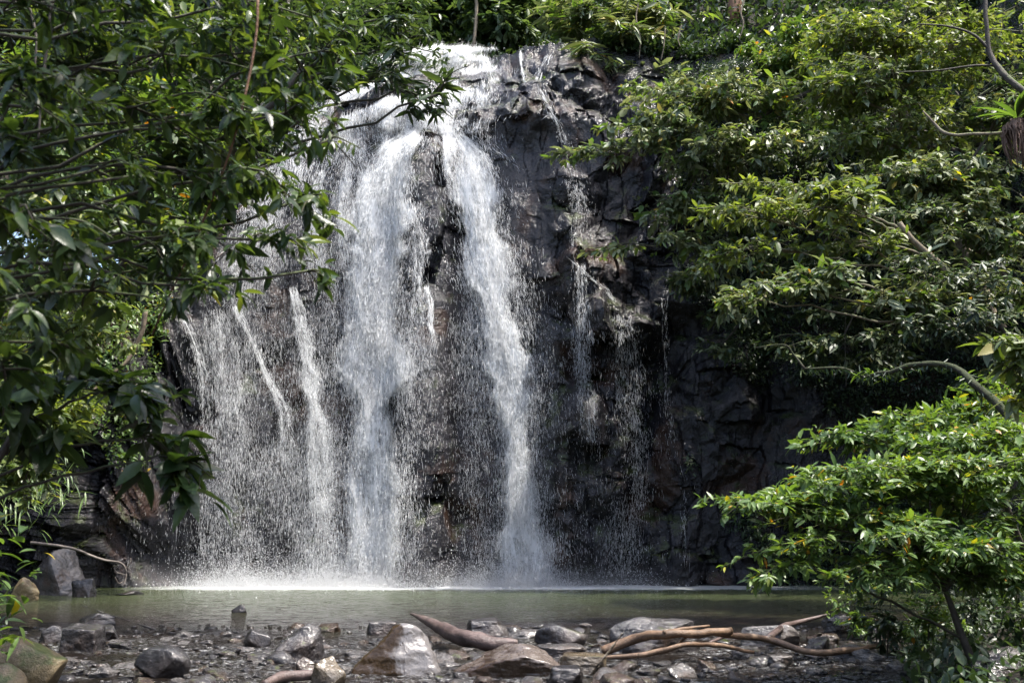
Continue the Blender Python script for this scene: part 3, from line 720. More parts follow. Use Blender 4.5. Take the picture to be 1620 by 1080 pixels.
while len(spots) < 292 and tries < 60000:
    tries += 1
    py = 988+96*random.random()**.8; px = random.uniform(-10, 1440)
    lim = 985+8*math.sin(px*.013)+(14 if 540 < px < 720 or 930 < px < 1000 else 0)+(18 if 1040 < px < 1240 else 0)
    if py < lim: continue
    if 1000 < px < 1200 and 1030 < py < 1052 and random.random() < .8: continue
    P = on_level(px, py)
    s = .06+.20*random.random()**1.9
    if any((P[0]-b[5])**2+(P[1]-b[6])**2 < (b[1]*.85+s*.4)**2 for b in BOULDERS): continue
    if any((P[0]-q[0])**2+(P[1]-q[1])**2 < ((s+q[2])*.55)**2 for q in spots): continue
    b = min(BOULDERS, key=lambda b: (P[0]-b[5])**2+((P[1]-b[6])*.7)**2)
    dx, dy = P[0]-b[5], P[1]-b[6]
    rel = ('right of' if dx > 0 else 'left of') if abs(dx) > abs(dy)*.9 else ('behind' if dy > 0 else 'in front of')
    size = 'tiny' if s < .085 else 'small' if s < .14 else 'fist sized' if s < .18 else 'larger'
    how = ['lying', 'half sunk', 'resting']
    opts = [(sh, tn, hw_) for sh in SHAPES for tn in TONES for hw_ in ('',)]
    random.shuffle(opts)
    for sh, tn, _ in opts:
        lab = f'{size} {sh} {tn} stone {rel} {b[2]}'
        if lab not in used: break
    else: continue
    used.add(lab)
    o = bpy.data.objects.new('stone', PROTO[sh, tn, random.randrange(2)]); COL.objects.link(o)
    o.location = (P[0], P[1], s*(.02 if sh == 'flat' else .05)); o.rotation_euler = (random.uniform(-.15, .15), random.uniform(-.15, .15), random.uniform(0, 6.28))
    o.scale = (s*2,)*3
    o['label'] = lab; o['category'] = 'stone'; o['group'] = 'small wet stones in the shallow creek'
    spots.append((P[0], P[1], s))
# gravel between them
ICO[2] = ico(2); chips = []
for q in range(10):
    V, F = ICO[2]; r9 = np.random.default_rng(900+q); Nn = unit(r9.normal(0, 1, (9, 3))); D = r9.uniform(.5, 1, 9)
    rr = np.sum((np.maximum(V@Nn.T, 1e-3)/D)**20, 1)**(-1/20); chips.append(V*np.minimum(rr, 1.1)[:, None]*np.array([1, r9.uniform(.6, 1), r9.uniform(.3, .6)]))
CH = np.array(chips); k = 3600
py = 988+92*rng.random(k)**.85; px = rng.uniform(-20, 1450, k)
P = np.array([on_level(a, b) for a, b in zip(px, py)])
gr = fbm(np.stack([P[:, 0]*1.3, P[:, 1]*1.3, P[:, 0]*0], -1), 131, 3)
P = P[gr > .49]; k = len(P)
s = .034*rng.lognormal(0, .5, k); an = rng.uniform(0, 6.28, k); ca, sa = np.cos(an)[:, None], np.sin(an)[:, None]
Q = CH[rng.integers(0, 10, k)]*s[:, None, None]
Q = np.stack([Q[..., 0]*ca-Q[..., 1]*sa, Q[..., 0]*sa+Q[..., 1]*ca, Q[..., 2]], -1)+P[:, None]
for q, tn in enumerate(('dark', 'grey', 'dark')):
    w_ = Q[q::3]; nv_ = w_.shape[1]
    obj('gravel', mesh('gravel', w_.reshape(-1, 3), (ICO[2][1][None]+(np.arange(len(w_))*nv_)[:, None, None]).reshape(-1, 3), True), ROCK[tn], kind='stuff')

# ------------------------------------------------------------------ driftwood
def pxpath(pts, z=None):
    """pixel points with a height each -> world points"""
    return np.array([on_level(a, b, c) for a, b, c in pts])
def wood(name, label, cat, mat, main, radii, twigs=(), sides=10, bump=.25, n_=40, mat2=None):
    P = spline(pxpath(main), n_); root = empty(name, tuple(P.mean(0)*np.array([1, 1, 0])), label=label, category=cat)
    R = np.interp(np.linspace(0, 1, n_), np.linspace(0, 1, len(radii)), radii)
    P = P + (fbm(P*3, 11, 3)-.5)[:, None]*np.array([0, .05, .05])
    mb = MB(); mb.tube(P, R, sides, bump, 3); obj('stem', mb.mesh('stem', root), mat, root)
    for pts, rr in twigs:
        Q = spline(pxpath(pts), 16); mb = MB(); mb.tube(Q, np.interp(np.linspace(0, 1, 16), np.linspace(0, 1, len(rr)), rr), 7, bump, 5)
        obj('side_branch', mb.mesh('side_branch', root), mat2 or mat, root)
    return root
wood('log', 'dark grey pointed log jutting from the creek toward the pool', 'log', LOGM,
     [(649, 969, .32), (680, 984, .28), (720, 1003, .21), (765, 1014, .16), (818, 1018, .14)], [.012, .066, .112, .108, .05], sides=14, n_=50)
wood('driftwood_branch', 'thick orange brown driftwood branch with a cut end', 'driftwood', DRIFT,
     [(954, 1029, .10), (1005, 1010, .26), (1060, 1001, .36), (1110, 1000, .36), (1156, 997, .36)], [.062, .062, .054, .050, .048],
     [([(1050, 1000, .37), (1082, 994, .40), (1122, 989, .42)], [.03, .022, .014]), ([(1092, 1001, .36), (1080, 1012, .27), (1068, 1024, .17)], [.022, .02, .016])])
wood('driftwood_branch', 'thin wavy orange driftwood stick lying in front of the thick one', 'driftwood', DRIFT,
     [(956, 1041, .05), (1020, 1036, .10), (1075, 1021, .22), (1115, 1018, .22), (1192, 1031, .09)], [.022, .036, .03, .036, .022])
wood('driftwood_branch', 'forked brown driftwood branch reaching up toward the shrub', 'driftwood', DRIFT,
     [(1128, 1001, .34), (1165, 1006, .28), (1215, 1011, .22), (1278, 1030, .10), (1340, 1029, .10), (1396, 1019, .12)], [.024, .042, .048, .042, .040, .034],
     [([(1214, 1010, .23), (1240, 990, .25), (1262, 984, .25), (1312, 971, .36)], [.045, .045, .04, .02]), ([(1122, 1016, .07), (1150, 1005, .12), (1168, 1001, .17)], [.022, .022, .012])], mat2=LOGM)
wood('log', 'short pale peeled log at the bottom edge of the creek', 'log', LOGM,
     [(418, 1081, .05), (450, 1071, .07), (500, 1069, .07), (520, 1073, .06)], [.05, .06, .05, .03])
boulder(367, 391, 957, 969, 'low dark stump standing alone in the pool', 'dark', 44, 'the stump', round_=True, cat='stump', name='stump', planes=6)
def raised(name, label, cat, mat, pts, radii, twigs=(), sides=8, bump=.2, n_=40, part='stem'):
    """wood hanging free: points are pixel + distance ahead"""
    P = spline(np.array([at(a, b, c) for a, b, c in pts]), n_); root = empty(name, tuple(P[0]), label=label, category=cat)
    P = P + (np.stack([fbm(P*2.5, 13, 3), fbm(P*2.5, 14, 3), fbm(P*2.5, 15, 3)], -1)-.5)*radii[0]*1.5
    mb = MB(); mb.tube(P, np.interp(np.linspace(0, 1, n_), np.linspace(0, 1, len(radii)), radii), sides, bump, 3); obj(part, mb.mesh(part, root), mat, root)
    for tp, rr in twigs:
        Q = spline(np.array([at(a, b, c) for a, b, c in tp]), 14); mb = MB(); mb.tube(Q, np.interp(np.linspace(0, 1, 14), np.linspace(0, 1, len(rr)), rr), 5)
        obj('twig', mb.mesh('twig', root), mat, root)
    return root
raised('dead_branch', 'bare dead branch drooping over the dark hollow at left', 'branch', DEADW,
       [(48, 858, 23.0), (110, 866, 23.2), (160, 884, 23.4), (192, 891, 23.5), (202, 905, 23.5)], [.034, .032, .028, .022, .010],
       [([(196, 893, 23.5), (200, 908, 23.5), (196, 925, 23.4)], [.022, .016, .008]), ([(198, 900, 23.5), (206, 890, 23.5), (207, 882, 23.5)], [.016, .012, .006]),
        ([(199, 909, 23.5), (186, 905, 23.5), (180, 898, 23.5)], [.014, .01, .006]), ([(197, 918, 23.5), (188, 922, 23.4), (182, 912, 23.4)], [.012, .01, .005])])

# ------------------------------------------------------------------ foliage
def leaf_arrays(P, A, Nn, ln, wd, detail):
    """leaves at P along A, blade normal Nn"""
    A = unit(A); S_ = unit(np.cross(A, Nn)); Nn = np.cross(S_, A)
    k = len(P); ln = ln[:, None]; wd = wd[:, None]
    if detail == 0:
        st = [(0, 0, 0, 0), (.26, -.82, .2, 0), (.26, 0, 0, -.01), (.26, .82, .2, 0), (.64, -.86, .2, -.05), (.64, 0, 0, -.06), (.64, .86, .2, -.05), (1, 0, 0, -.16)]
        F3 = np.array([[0, 2, 1], [0, 3, 2], [4, 5, 7], [5, 6, 7]]); F4 = np.array([[1, 2, 5, 4], [2, 3, 6, 5]])
        Vv = np.stack([P+A*ln*a+S_*wd*.5*b+Nn*(wd*.5*c+ln*d) for a, b, c, d in st], 1)
        return Vv, (F3, F4)
    st = [(0, 0, .0)]
    prof = [(.22, .78), (.46, 1.0), (.72, .72)]
    for a, wv in prof:
        dr = -.30*a*a
        st += [(a, -wv, dr), (a, 0, dr-.0), (a, wv, dr)]
    st.append((1, 0, -.30))
    Vv = np.stack([P+A*ln*a+S_*wd*.5*b+Nn*(ln*c+wd*.14*abs(b)) for a, b, c in st], 1)
    F3 = np.array([[0, 2, 1], [0, 3, 2], [7, 8, 10], [8, 9, 10]])
    F4 = np.array([[1, 2, 5, 4], [2, 3, 6, 5], [4, 5, 8, 7], [5, 6, 9, 8]])
    return Vv, (F3, F4)
def leaf_mesh(name, P, A, Nn, ln, wd, detail, root):
    Vv, F = leaf_arrays(P, A, Nn, ln, wd, detail); k, nv = Vv.shape[:2]
    base = (np.arange(k)*nv)[:, None, None]
    Fs = [(f[None]+base).reshape(-1, f.shape[1]) for f in (F if isinstance(F, tuple) else (F,))]
    return mesh(name, local(Vv.reshape(-1, 3), root), Fs, True)
UP = np.array([0, 0, 1.0])
def sprays(C, D, k, size, wr, droop, r, spread=1.0, flat=.5):
    """a whorl of k leaves at every cluster C with twig direction D"""
    n_ = len(C); idx = np.repeat(np.arange(n_), k); m_ = len(idx)
    Cc, Dd = C[idx], D[idx]
    rad = r.normal(0, 1, (m_, 3)); rad -= Dd*np.sum(rad*Dd, 1, keepdims=True); rad = unit(rad)
    rad[:, 2] *= (1-flat); 
    sh = r.random(n_)[idx]
    Aa = unit(Dd*(.35+.5*r.random((m_, 1)))+rad*spread - UP*droop*(.5+r.random((m_, 1))))
    ln = size*np.clip(r.normal(1, .28, m_), .35, 1.7)*(.62+.76*sh)
    Nn = unit(UP*1.0+Dd*.25+r.normal(0, .38, (m_, 3)))
    P = Cc + Dd*(r.normal(0, .30, (m_, 1))*size) + r.normal(0, .08, (m_, 3))*size
    return P, Aa, Nn, ln, ln*wr*np.clip(r.normal(1, .15, m_), .6, 1.4)

def pad_points(c, rad, nc, r, attach, seed, fill=.35, nbr=None):
    """clusters along boughs that fan out from attach through an uneven ellipsoid; -> clusters, directions, bough polylines"""
    rad = np.asarray(rad); nb_ = nbr or max(4, int(nc**.5*.75))
    E = unit(r.normal(0, 1, (nb_, 3)))
    lump = r.uniform(.45, 1.35, (nb_, 1))*(.7+.5*fbm(E*1.4+seed, seed, 3)[:, None])
    E = c + E*rad*lump
    a = np.asarray(attach, float)
    C, D, B = [], [], []
    n1 = int(nc*(1-fill)); per = np.maximum(1, r.multinomial(n1, np.ones(nb_)/nb_))
    for e, q in zip(E, per):
        mid = a*.45+e*.55 + np.array([0, 0, 1])*np.linalg.norm(e-a)*.10 + r.normal(0, .1, 3)*rad
        line = spline(np.array([a, mid, e]), 9); B.append(line)
        t = np.clip(r.beta(2.2, 1.0, q), .12, 1); kk = t*8; i0 = np.minimum(kk.astype(int), 7); ff = (kk-i0)[:, None]
        p_ = line[i0]*(1-ff)+line[i0+1]*ff; d_ = unit(line[i0+1]-line[i0])
        o_ = r.normal(0, .125, (q, 3))*rad*np.array([1, 1, .8])
        C.append(p_+o_); D.append(unit(d_+unit(o_)*.8+UP*.15))
    n2 = nc-n1
    if n2 > 0:
        d_ = unit(r.normal(0, 1, (n2, 3))); rr = r.random(n2)[:, None]**(1/2.6)
        lump = .6+.8*fbm(d_*1.5+seed, seed+2, 3)[:, None]
        p_ = c+d_*rr*rad*lump
        g_ = fbm(p_/max(rad)*2.6+seed*3, seed+4, 2); kp = g_ > .44
        C.append(p_[kp]); D.append(unit(d_+UP*.3)[kp])
    return np.vstack(C), np.vstack(D), B

def plant(name, label, cat, base, fork, pads, mat, bark, size, wr=.36, droop=.25, per=6, detail=0, group=None, seed=1, tr=.09, lr=.03, spread=1.0, flat=.5, fill=.22, trunk_pts=None, stems=0, mat2=None, twig_r=.006):
    """pads: (px, py, Y, rx px, ry px, depth m, clusters[, attach px, py, Y]); the trunk runs base -> fork -> every pad"""
    r = np.random.default_rng(seed); root = empty(name, tuple(base), label=label, category=cat, group=group)
    base = np.array(base, float); fork = np.array(fork, float)
    mb = MB(); tw = mb
    tp = spline(np.array([base]+[np.array(q) for q in (trunk_pts or [])]+[fork]), 16)
    tp = tp+(np.stack([fbm(tp*.8+seed, seed+q, 3) for q in range(3)], -1)-.5)*tr*3
    tp[0] = base
    mb.tube(tp, np.linspace(tr, max(lr, tr*.6), 16), 9, .2, seed)
    PP = []
    for i, pd in enumerate(pads):
        if pd[0] == 'w':
            c, rad, nc = np.array(pd[1:4]), np.array(pd[4:7]), pd[7]
            att = c - unit(c-fork)*rad*.75
        else:
            px, py, Y, rx, ry, dep, nc = pd[:7]
            c = at(px, py, Y); s_ = np.linalg.norm(c-np.array([0, 0, CAMZ]))/FPX
            rad = np.array([rx*s_, dep, ry*s_])
            att = at(*pd[7:10]) if len(pd) > 7 else c - unit(c-fork)*rad*.75
        want = att[2]-.45*np.hypot(*(att-fork)[:2]); i0 = 6+int(np.argmin(np.abs(tp[6:, 2]-want))); st = tp[i0]
        mid = st*.5+att*.5+UP*np.linalg.norm(att-fork)*.06+r.normal(0, .04, 3)*np.linalg.norm(att-fork)
        lm = spline(np.array([st, mid, att]), 10)
        lm[2:-1] += r.normal(0, .012, (7, 3))*np.linalg.norm(att-st)
        mb.tube(lm, np.linspace(lr, lr*.5, 10), 6, .15, seed+i)
        C, D, B = pad_points(c, rad, nc, r, att, seed+i*7, fill)
        for b in B:
            mb.tube(b, np.linspace(lr*.45, twig_r, len(b)), 4, 0, 0, False)
        allb = np.vstack(B)
        near = np.array([np.argmin(np.sum((allb-q)**2, 1)) for q in C])
        for q, b, d in zip(C, near, D):
            if np.sum((allb[b]-q)**2) > 1e-4:
                tw.tube(np.array([allb[b], (allb[b]+q)/2-d*np.linalg.norm(allb[b]-q)*.1, q+d*size*.3]), [twig_r, twig_r*.8, twig_r*.5], 3, 0, 0, False)
        PP.append(sprays(C, D, per, size, wr, droop, r, spread, flat))
    L_ = [np.concatenate(z) for z in zip(*PP)]
    obj('trunk', mb.mesh('trunk', root), bark, root)
    if mat2 is not None:
        pick = r.random(len(L_[0])) < .28  # a second leaf tone mixed in at random, painting lit and backlit leaves
        obj('crown', leaf_mesh('crown', *[q[~pick] for q in L_], detail, root), mat, root)
        obj('mixed_leaves', leaf_mesh('mixed_leaves', *[q[pick] for q in L_], detail, root), mat2, root)
    else:
        obj('crown', leaf_mesh('crown', *L_, detail, root), mat, root)
    return root
gz = lambda x, y: float(ground_z(np.array([x]), np.array([y]))[0])
def gp(x, y): return (x, y, gz(x, y)-.05)

exec_sections = True
# right foreground shrub
plant('shrub', 'bright green leafy shrub leaning over the right edge of the pool', 'shrub', gp(5.0, 11.2), at(1490, 930, 11.2), [
    (1230, 800, 11.0, 108, 22, .5, 209, 1300, 830, 11.2), (1330, 765, 11.2, 129, 26, .7, 364, 1400, 800, 11.3), (1460, 745, 11.4, 140, 31, .9, 464),
    (1570, 800, 11.6, 118, 44, .9, 442), (1380, 830, 10.9, 140, 29, .7, 364), (1480, 870, 11.0, 140, 34, .8, 364), (1250, 880, 10.8, 75, 25, .4, 98, 1330, 855, 10.9),
    (1580, 900, 11.3, 86, 44, .7, 264), (1410, 905, 10.8, 97, 25, .5, 164), (1540, 700, 12.0, 118, 29, .9, 330), (1200, 915, 10.7, 36, 11, .25, 28, 1255, 890, 10.8), (1610, 720, 11.8, 64, 44, .8, 176)],
    LEAF['fresh'], BARK, 0.100, .36, .12, 6, 0, seed=3, tr=.05, lr=.02, twig_r=.004)
plant('shrub', 'narrow leafed spray of foliage reaching out above the bright shrub', 'shrub', gp(7.2, 14.0), at(1560, 720, 13.2), [
    (1340, 695, 13.0, 70, 20, .5, 110, 1420, 712, 13.1), (1430, 680, 13.1, 90, 36, .7, 230, 1500, 705, 13.2), (1530, 665, 13.4, 70, 34, .7, 170), (1590, 650, 13.6, 60, 60, .8, 160)],
    LEAF['fresh'], BARK, .125, .34, .15, 6, 0, seed=5, tr=.05, lr=.022, twig_r=.005)
for i, (px, py, Y, h, lab) in enumerate([(1400, 1035, 11.9, 130, 'thin stemmed young plant at the left foot of the shrub'), (1465, 1040, 11.7, 150, 'young plant with arching leaves under the middle of the shrub'),
        (1530, 1030, 11.8, 150, 'young plant with dense leaves under the right of the shrub'), (1345, 1010, 12.6, 90, 'low leafy sprig by the driftwood tip'), (1600, 1000, 12.0, 180, 'tall leafy sprig at the right edge below the shrub')]):
    b = on_level(px, py, 0.0); b[2] = min(gz(b[0], b[1]), .25)-.05
    plant('young_plant', lab, 'plant', tuple(b), at(px+6, py-h*.45, b[1]), [
        (px-14, py-h*.55, b[1], 42, h*.28, .3, 46), (px+22, py-h*.85, b[1]+.1, 44, h*.25, .3, 44), (px+8, py-h*.2, b[1]-.1, 50, h*.2, .3, 40)],
        LEAF['fresh'] if i % 2 else LEAF['deep'], BARK, .10, .34, .2, 6, 0, seed=20+i, tr=.014, lr=.009, twig_r=.003, group='young plants under the shrub')

# right bank and cliff-top trees
TREES = [
 ('small_tree', 'pale green tree with spreading layers overhanging the dark cliff', 'pale', (9.5, 26.8, 14.5), (1150, 210, 26.0), [
    (1075, 150, 25.6, 90, 36, 1.3, 300), (1175, 150, 25.8, 90, 44, 1.4, 330), (1030, 205, 25.6, 70, 30, 1.0, 200), (1090, 240, 25.4, 110, 44, 1.4, 360), (940, 250, 25.8, 50, 14, .6, 70),
    (1190, 260, 25.4, 90, 54, 1.4, 300), (1030, 330, 26.0, 60, 40, .9, 110), (1130, 320, 25.6, 80, 36, 1.2, 150), (1080, 390, 26.0, 70, 30, .9, 130), (960, 400, 27.0, 40, 12, .5, 30, 1040, 390, 26.4), (1150, 430, 25.5, 80, 30, .9, 120), (1230, 350, 25.0, 90, 40, 1.0, 180), (895, 245, 26.2, 26, 9, .4, 20, 940, 250, 26)], .24, .42, .25, 6),
 ('small_tree', 'yellow green tree with airy tilted boughs in front of the dark hollow', 'yellow', (9.5, 18.5, 5.0), (1420, 350, 18.0), [
    (1260, 295, 17.6, 100, 28, .8, 190, 1350, 330, 17.8), (1180, 335, 17.3, 80, 20, .6, 100, 1260, 360, 17.6), (1300, 340, 17.6, 100, 34, .9, 200), (1170, 400, 17.4, 70, 22, .6, 80, 1270, 400, 17.6), (1350, 390, 17.7, 80, 30, .8, 110)], .19, .40, .2, 6),
 ('small_tree', 'flat spray of whitish green leaves below the airy yellow tree', 'pale', (9.6, 17.6, 4.4), (1400, 470, 17.0), [
    (1210, 465, 16.6, 90, 22, .6, 170, 1320, 470, 16.8), (1290, 440, 16.7, 70, 24, .6, 140), (1160, 485, 16.5, 40, 14, .3, 50, 1210, 475, 16.6), (1400, 465, 16.8, 80, 22, .6, 120), (1460, 480, 17.0, 60, 26, .6, 100)], .18, .40, .2, 6),
 ('tall_tree', 'tall yellowish tree lit at the top right of the falls', 'yellow', (11.0, 22.0, 6.0), (1420, 160, 21.0), [
    (1330, 50, 20.8, 70, 60, 1.3, 380), (1420, 40, 20.6, 90, 54, 1.4, 480), (1380, 130, 20.4, 90, 60, 1.4, 460), (1480, 110, 20.6, 90, 56, 1.4, 420), (1310, 150, 20.6, 60, 50, 1.0, 240), (1540, 60, 20.8, 90, 60, 1.4, 360), (1440, 210, 20.4, 110, 44, 1.2, 330), (1340, 225, 20.6, 70, 40, 1.0, 220)], .17, .44, .25, 6),
 ('tall_tree', 'shaded dull green tree filling the right edge below the tall yellowish one', 'pale', (12.5, 21.5, 5.0), (1490, 330, 20.5), [
    (1430, 290, 19.8, 110, 44, 1.2, 330), (1530, 270, 19.8, 110, 60, 1.3, 360), (1400, 345, 19.6, 80, 44, 1.0, 220), (1490, 370, 19.6, 100, 54, 1.2, 330), (1590, 360, 19.8, 80, 80, 1.2, 330), (1600, 180, 20.2, 70, 70, 1.2, 260)], .19, .42, .3, 6),
 ('small_tree', 'dark glossy tree standing at the right edge above the mossy limb', 'deep', (10.6, 18.0, 3.0), (1560, 480, 17.4), [
    (1480, 440, 17.0, 90, 40, 1.0, 260), (1570, 460, 17.0, 80, 50, 1.0, 280), (1530, 520, 16.8, 90, 40, .9, 240), (1610, 560, 16.8, 60, 60, .9, 220), (1470, 520, 16.9, 60, 34, .7, 130), (1580, 620, 16.6, 70, 40, .8, 180)], .15, .36, .3, 6),
 ('leafy_branch', 'bright sunlit leaves poking in at the right edge above the shrub', 'yellow', (5.9, 9.6, 1.2), (1650, 600, 9.4), [
    (1590, 540, 9.2, 44, 20, .25, 24), (1615, 565, 9.2, 30, 24, .2, 18), (1612, 625, 9.3, 26, 20, .2, 14)], .16, .40, .2, 6),
 ('tall_tree', 'dense dark tree on the right rim behind the paler trees', 'deep', (13.5, 26.5, 12.0), (1500, 240, 25.5), [
    (1320, 240, 25.4, 110, 60, 1.4, 200), (1420, 330, 25.2, 120, 60, 1.4, 220), (1560, 300, 25.0, 130, 90, 1.5, 260), (1500, 180, 25.0, 140, 70, 1.5, 240), (1250, 420, 25.6, 90, 40, 1.0, 150), (1480, 440, 25.0, 130, 50, 1.2, 200), (1330, 500, 25.6, 100, 30, .9, 90), (1070, 450, 26.4, 46, 24, .6, 60), (1170, 500, 25.8, 80, 30, .8, 110), (1290, 555, 25.2, 90, 34, .9, 120), (1120, 555, 26.2, 36, 26, .5, 40), (1400, 560, 24.8, 90, 40, 1.0, 130), (1600, 120, 25.0, 120, 90, 1.5, 220), (1380, 400, 25.4, 100, 40, 1.2, 150), ('w', 10.5, 25.8, 15.6, 3.0, 1.8, 1.2, 260), ('w', 9.0, 27.2, 13.0, 2.2, 1.2, 1.0, 260), ('w', 11.6, 26.6, 11.0, 2.2, 1.3, 1.2, 240), ('w', 7.6, 27.6, 14.6, 1.8, 1.2, .8, 200)], .24, .42, .3, 6),
 ('umbrella_leafed_tree', 'tree with radiating finger leaves right of the lip of the falls', 'pale', (3.5, 33.5, 17.8), (985, 80, 32.0), [
    (920, 40, 31.5, 60, 28, 1.0, 90), (990, 20, 31.5, 70, 26, 1.2, 100), (920, 95, 31.0, 50, 18, 1.0, 40), (975, 60, 31.2, 60, 26, 1.0, 90), (1060, 30, 31.5, 60, 24, 1.0, 70), (900, 15, 31.8, 50, 22, 1.0, 50), (990, 120, 30.8, 50, 18, .8, 50)], .42, .24, .25, 9),
 ('small_tree', 'bushy green tree on the slope left of the tall yellowish tree', 'fresh', (8.5, 28.5, 16.0), (1260, 150, 27.0), [
    (1230, 100, 26.6, 50, 30, 1.0, 160), (1280, 60, 26.4, 50, 44, 1.0, 200), (1250, 190, 26.2, 60, 34, 1.0, 190), (1300, 110, 26.0, 50, 40, 1.0, 180), (1200, 80, 26.8, 40, 20, .7, 80)], .2, .42, .25, 6),
]
for i, (nm, lab, mt, base, fk, pads, sz, wr, dr, per) in enumerate(TREES):
    if nm != 'leafy_branch': pads = [(q[:4]+(q[4]*.66,)+q[5:6]+(int(q[6]*.82),)+q[7:] if q[0] != 'w' else q) for q in pads]
    plant(nm, lab, 'tree' if nm != 'leafy_branch' else 'branch', base, at(*fk), pads, LEAF[mt], BARKP if i in (1, 2, 3, 8) else BARK, sz*(.95 if per == 9 else .86), wr*.95, dr, per, 1 if nm == 'leafy_branch' else 0, seed=40+i*3, mat2=LEAF[{'pale': 'fresh', 'yellow': 'pale', 'deep': 'pale', 'fresh': 'yellow'}[mt]],
          tr=.16 if 'tall' in nm else .09, lr=.05 if 'tall' in nm else .03, spread=1.6 if per == 9 else 1.0, flat=.75 if per == 9 else .5, twig_r=.008)

# left: overhanging shady foreground tree, finger-leafed bough over the lip, plants on the left wall
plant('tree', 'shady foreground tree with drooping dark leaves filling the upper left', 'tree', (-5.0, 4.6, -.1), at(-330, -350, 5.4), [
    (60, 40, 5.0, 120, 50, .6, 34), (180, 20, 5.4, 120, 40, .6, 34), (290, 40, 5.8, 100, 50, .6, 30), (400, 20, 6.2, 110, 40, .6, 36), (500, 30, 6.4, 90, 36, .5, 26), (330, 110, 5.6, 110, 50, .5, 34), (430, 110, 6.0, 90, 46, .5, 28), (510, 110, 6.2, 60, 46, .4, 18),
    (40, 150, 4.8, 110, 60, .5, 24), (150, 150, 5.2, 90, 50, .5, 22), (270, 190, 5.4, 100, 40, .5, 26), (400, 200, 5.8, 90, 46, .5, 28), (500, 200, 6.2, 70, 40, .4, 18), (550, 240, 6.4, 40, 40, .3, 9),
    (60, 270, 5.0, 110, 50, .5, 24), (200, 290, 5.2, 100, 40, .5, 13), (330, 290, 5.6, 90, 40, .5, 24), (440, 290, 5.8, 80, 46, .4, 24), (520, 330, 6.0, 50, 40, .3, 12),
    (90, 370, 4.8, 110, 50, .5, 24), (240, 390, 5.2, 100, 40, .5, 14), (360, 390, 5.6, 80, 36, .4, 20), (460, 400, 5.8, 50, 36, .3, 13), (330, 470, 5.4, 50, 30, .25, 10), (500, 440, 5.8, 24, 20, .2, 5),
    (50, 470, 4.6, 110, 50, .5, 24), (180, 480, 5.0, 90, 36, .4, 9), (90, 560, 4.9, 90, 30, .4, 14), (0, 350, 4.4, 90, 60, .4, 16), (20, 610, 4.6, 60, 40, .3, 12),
    ('w', -2.0, 4.2, 7.4, 1.9, 1.7, .8, 420), ('w', .0, 3.9, 8.6, 1.9, 1.7, .8, 360), ('w', -4.0, 4.2, 7.2, 1.6, 1.7, .8, 340), ('w', -3.4, 8.0, 10.2, 2.2, 1.8, .8, 380), ('w', -5.6, 8.0, 9.4, 2.0, 1.8, .8, 340), ('w', -1.2, 6.2, 9.4, 1.8, 1.6, .8, 300)],  # these pads lie unseen above the frame, added to shade the left leaves
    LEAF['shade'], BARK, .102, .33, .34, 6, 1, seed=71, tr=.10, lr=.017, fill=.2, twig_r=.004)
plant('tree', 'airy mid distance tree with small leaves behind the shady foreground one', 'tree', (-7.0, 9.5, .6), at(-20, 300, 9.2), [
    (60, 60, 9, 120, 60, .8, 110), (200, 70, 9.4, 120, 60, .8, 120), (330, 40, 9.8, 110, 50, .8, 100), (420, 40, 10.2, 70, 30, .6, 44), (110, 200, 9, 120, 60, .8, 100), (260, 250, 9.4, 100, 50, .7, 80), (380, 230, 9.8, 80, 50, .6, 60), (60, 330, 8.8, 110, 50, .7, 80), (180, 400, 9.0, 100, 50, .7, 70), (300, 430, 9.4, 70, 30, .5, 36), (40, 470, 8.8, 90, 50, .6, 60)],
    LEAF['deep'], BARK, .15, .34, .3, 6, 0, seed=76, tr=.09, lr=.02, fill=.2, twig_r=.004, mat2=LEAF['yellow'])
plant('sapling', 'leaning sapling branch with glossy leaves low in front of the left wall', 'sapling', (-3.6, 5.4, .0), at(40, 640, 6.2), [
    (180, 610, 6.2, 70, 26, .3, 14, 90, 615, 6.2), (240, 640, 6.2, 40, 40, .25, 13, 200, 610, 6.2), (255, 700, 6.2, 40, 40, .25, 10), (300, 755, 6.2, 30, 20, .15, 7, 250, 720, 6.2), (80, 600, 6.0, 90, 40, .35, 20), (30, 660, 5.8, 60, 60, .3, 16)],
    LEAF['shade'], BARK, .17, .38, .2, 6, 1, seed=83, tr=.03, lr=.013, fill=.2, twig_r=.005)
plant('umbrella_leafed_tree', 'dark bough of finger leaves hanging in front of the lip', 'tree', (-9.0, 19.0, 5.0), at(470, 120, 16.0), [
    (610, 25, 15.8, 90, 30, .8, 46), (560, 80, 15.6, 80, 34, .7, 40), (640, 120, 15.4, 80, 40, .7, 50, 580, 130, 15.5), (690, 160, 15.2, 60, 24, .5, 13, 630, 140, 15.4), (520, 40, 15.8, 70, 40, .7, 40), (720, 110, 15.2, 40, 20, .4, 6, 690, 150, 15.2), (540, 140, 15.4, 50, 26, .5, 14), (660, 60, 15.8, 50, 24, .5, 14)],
    LEAF['deep'], BARK, .22, .24, .35, 8, 0, seed=91, tr=.12, lr=.035, spread=1.5, flat=.7, twig_r=.007)
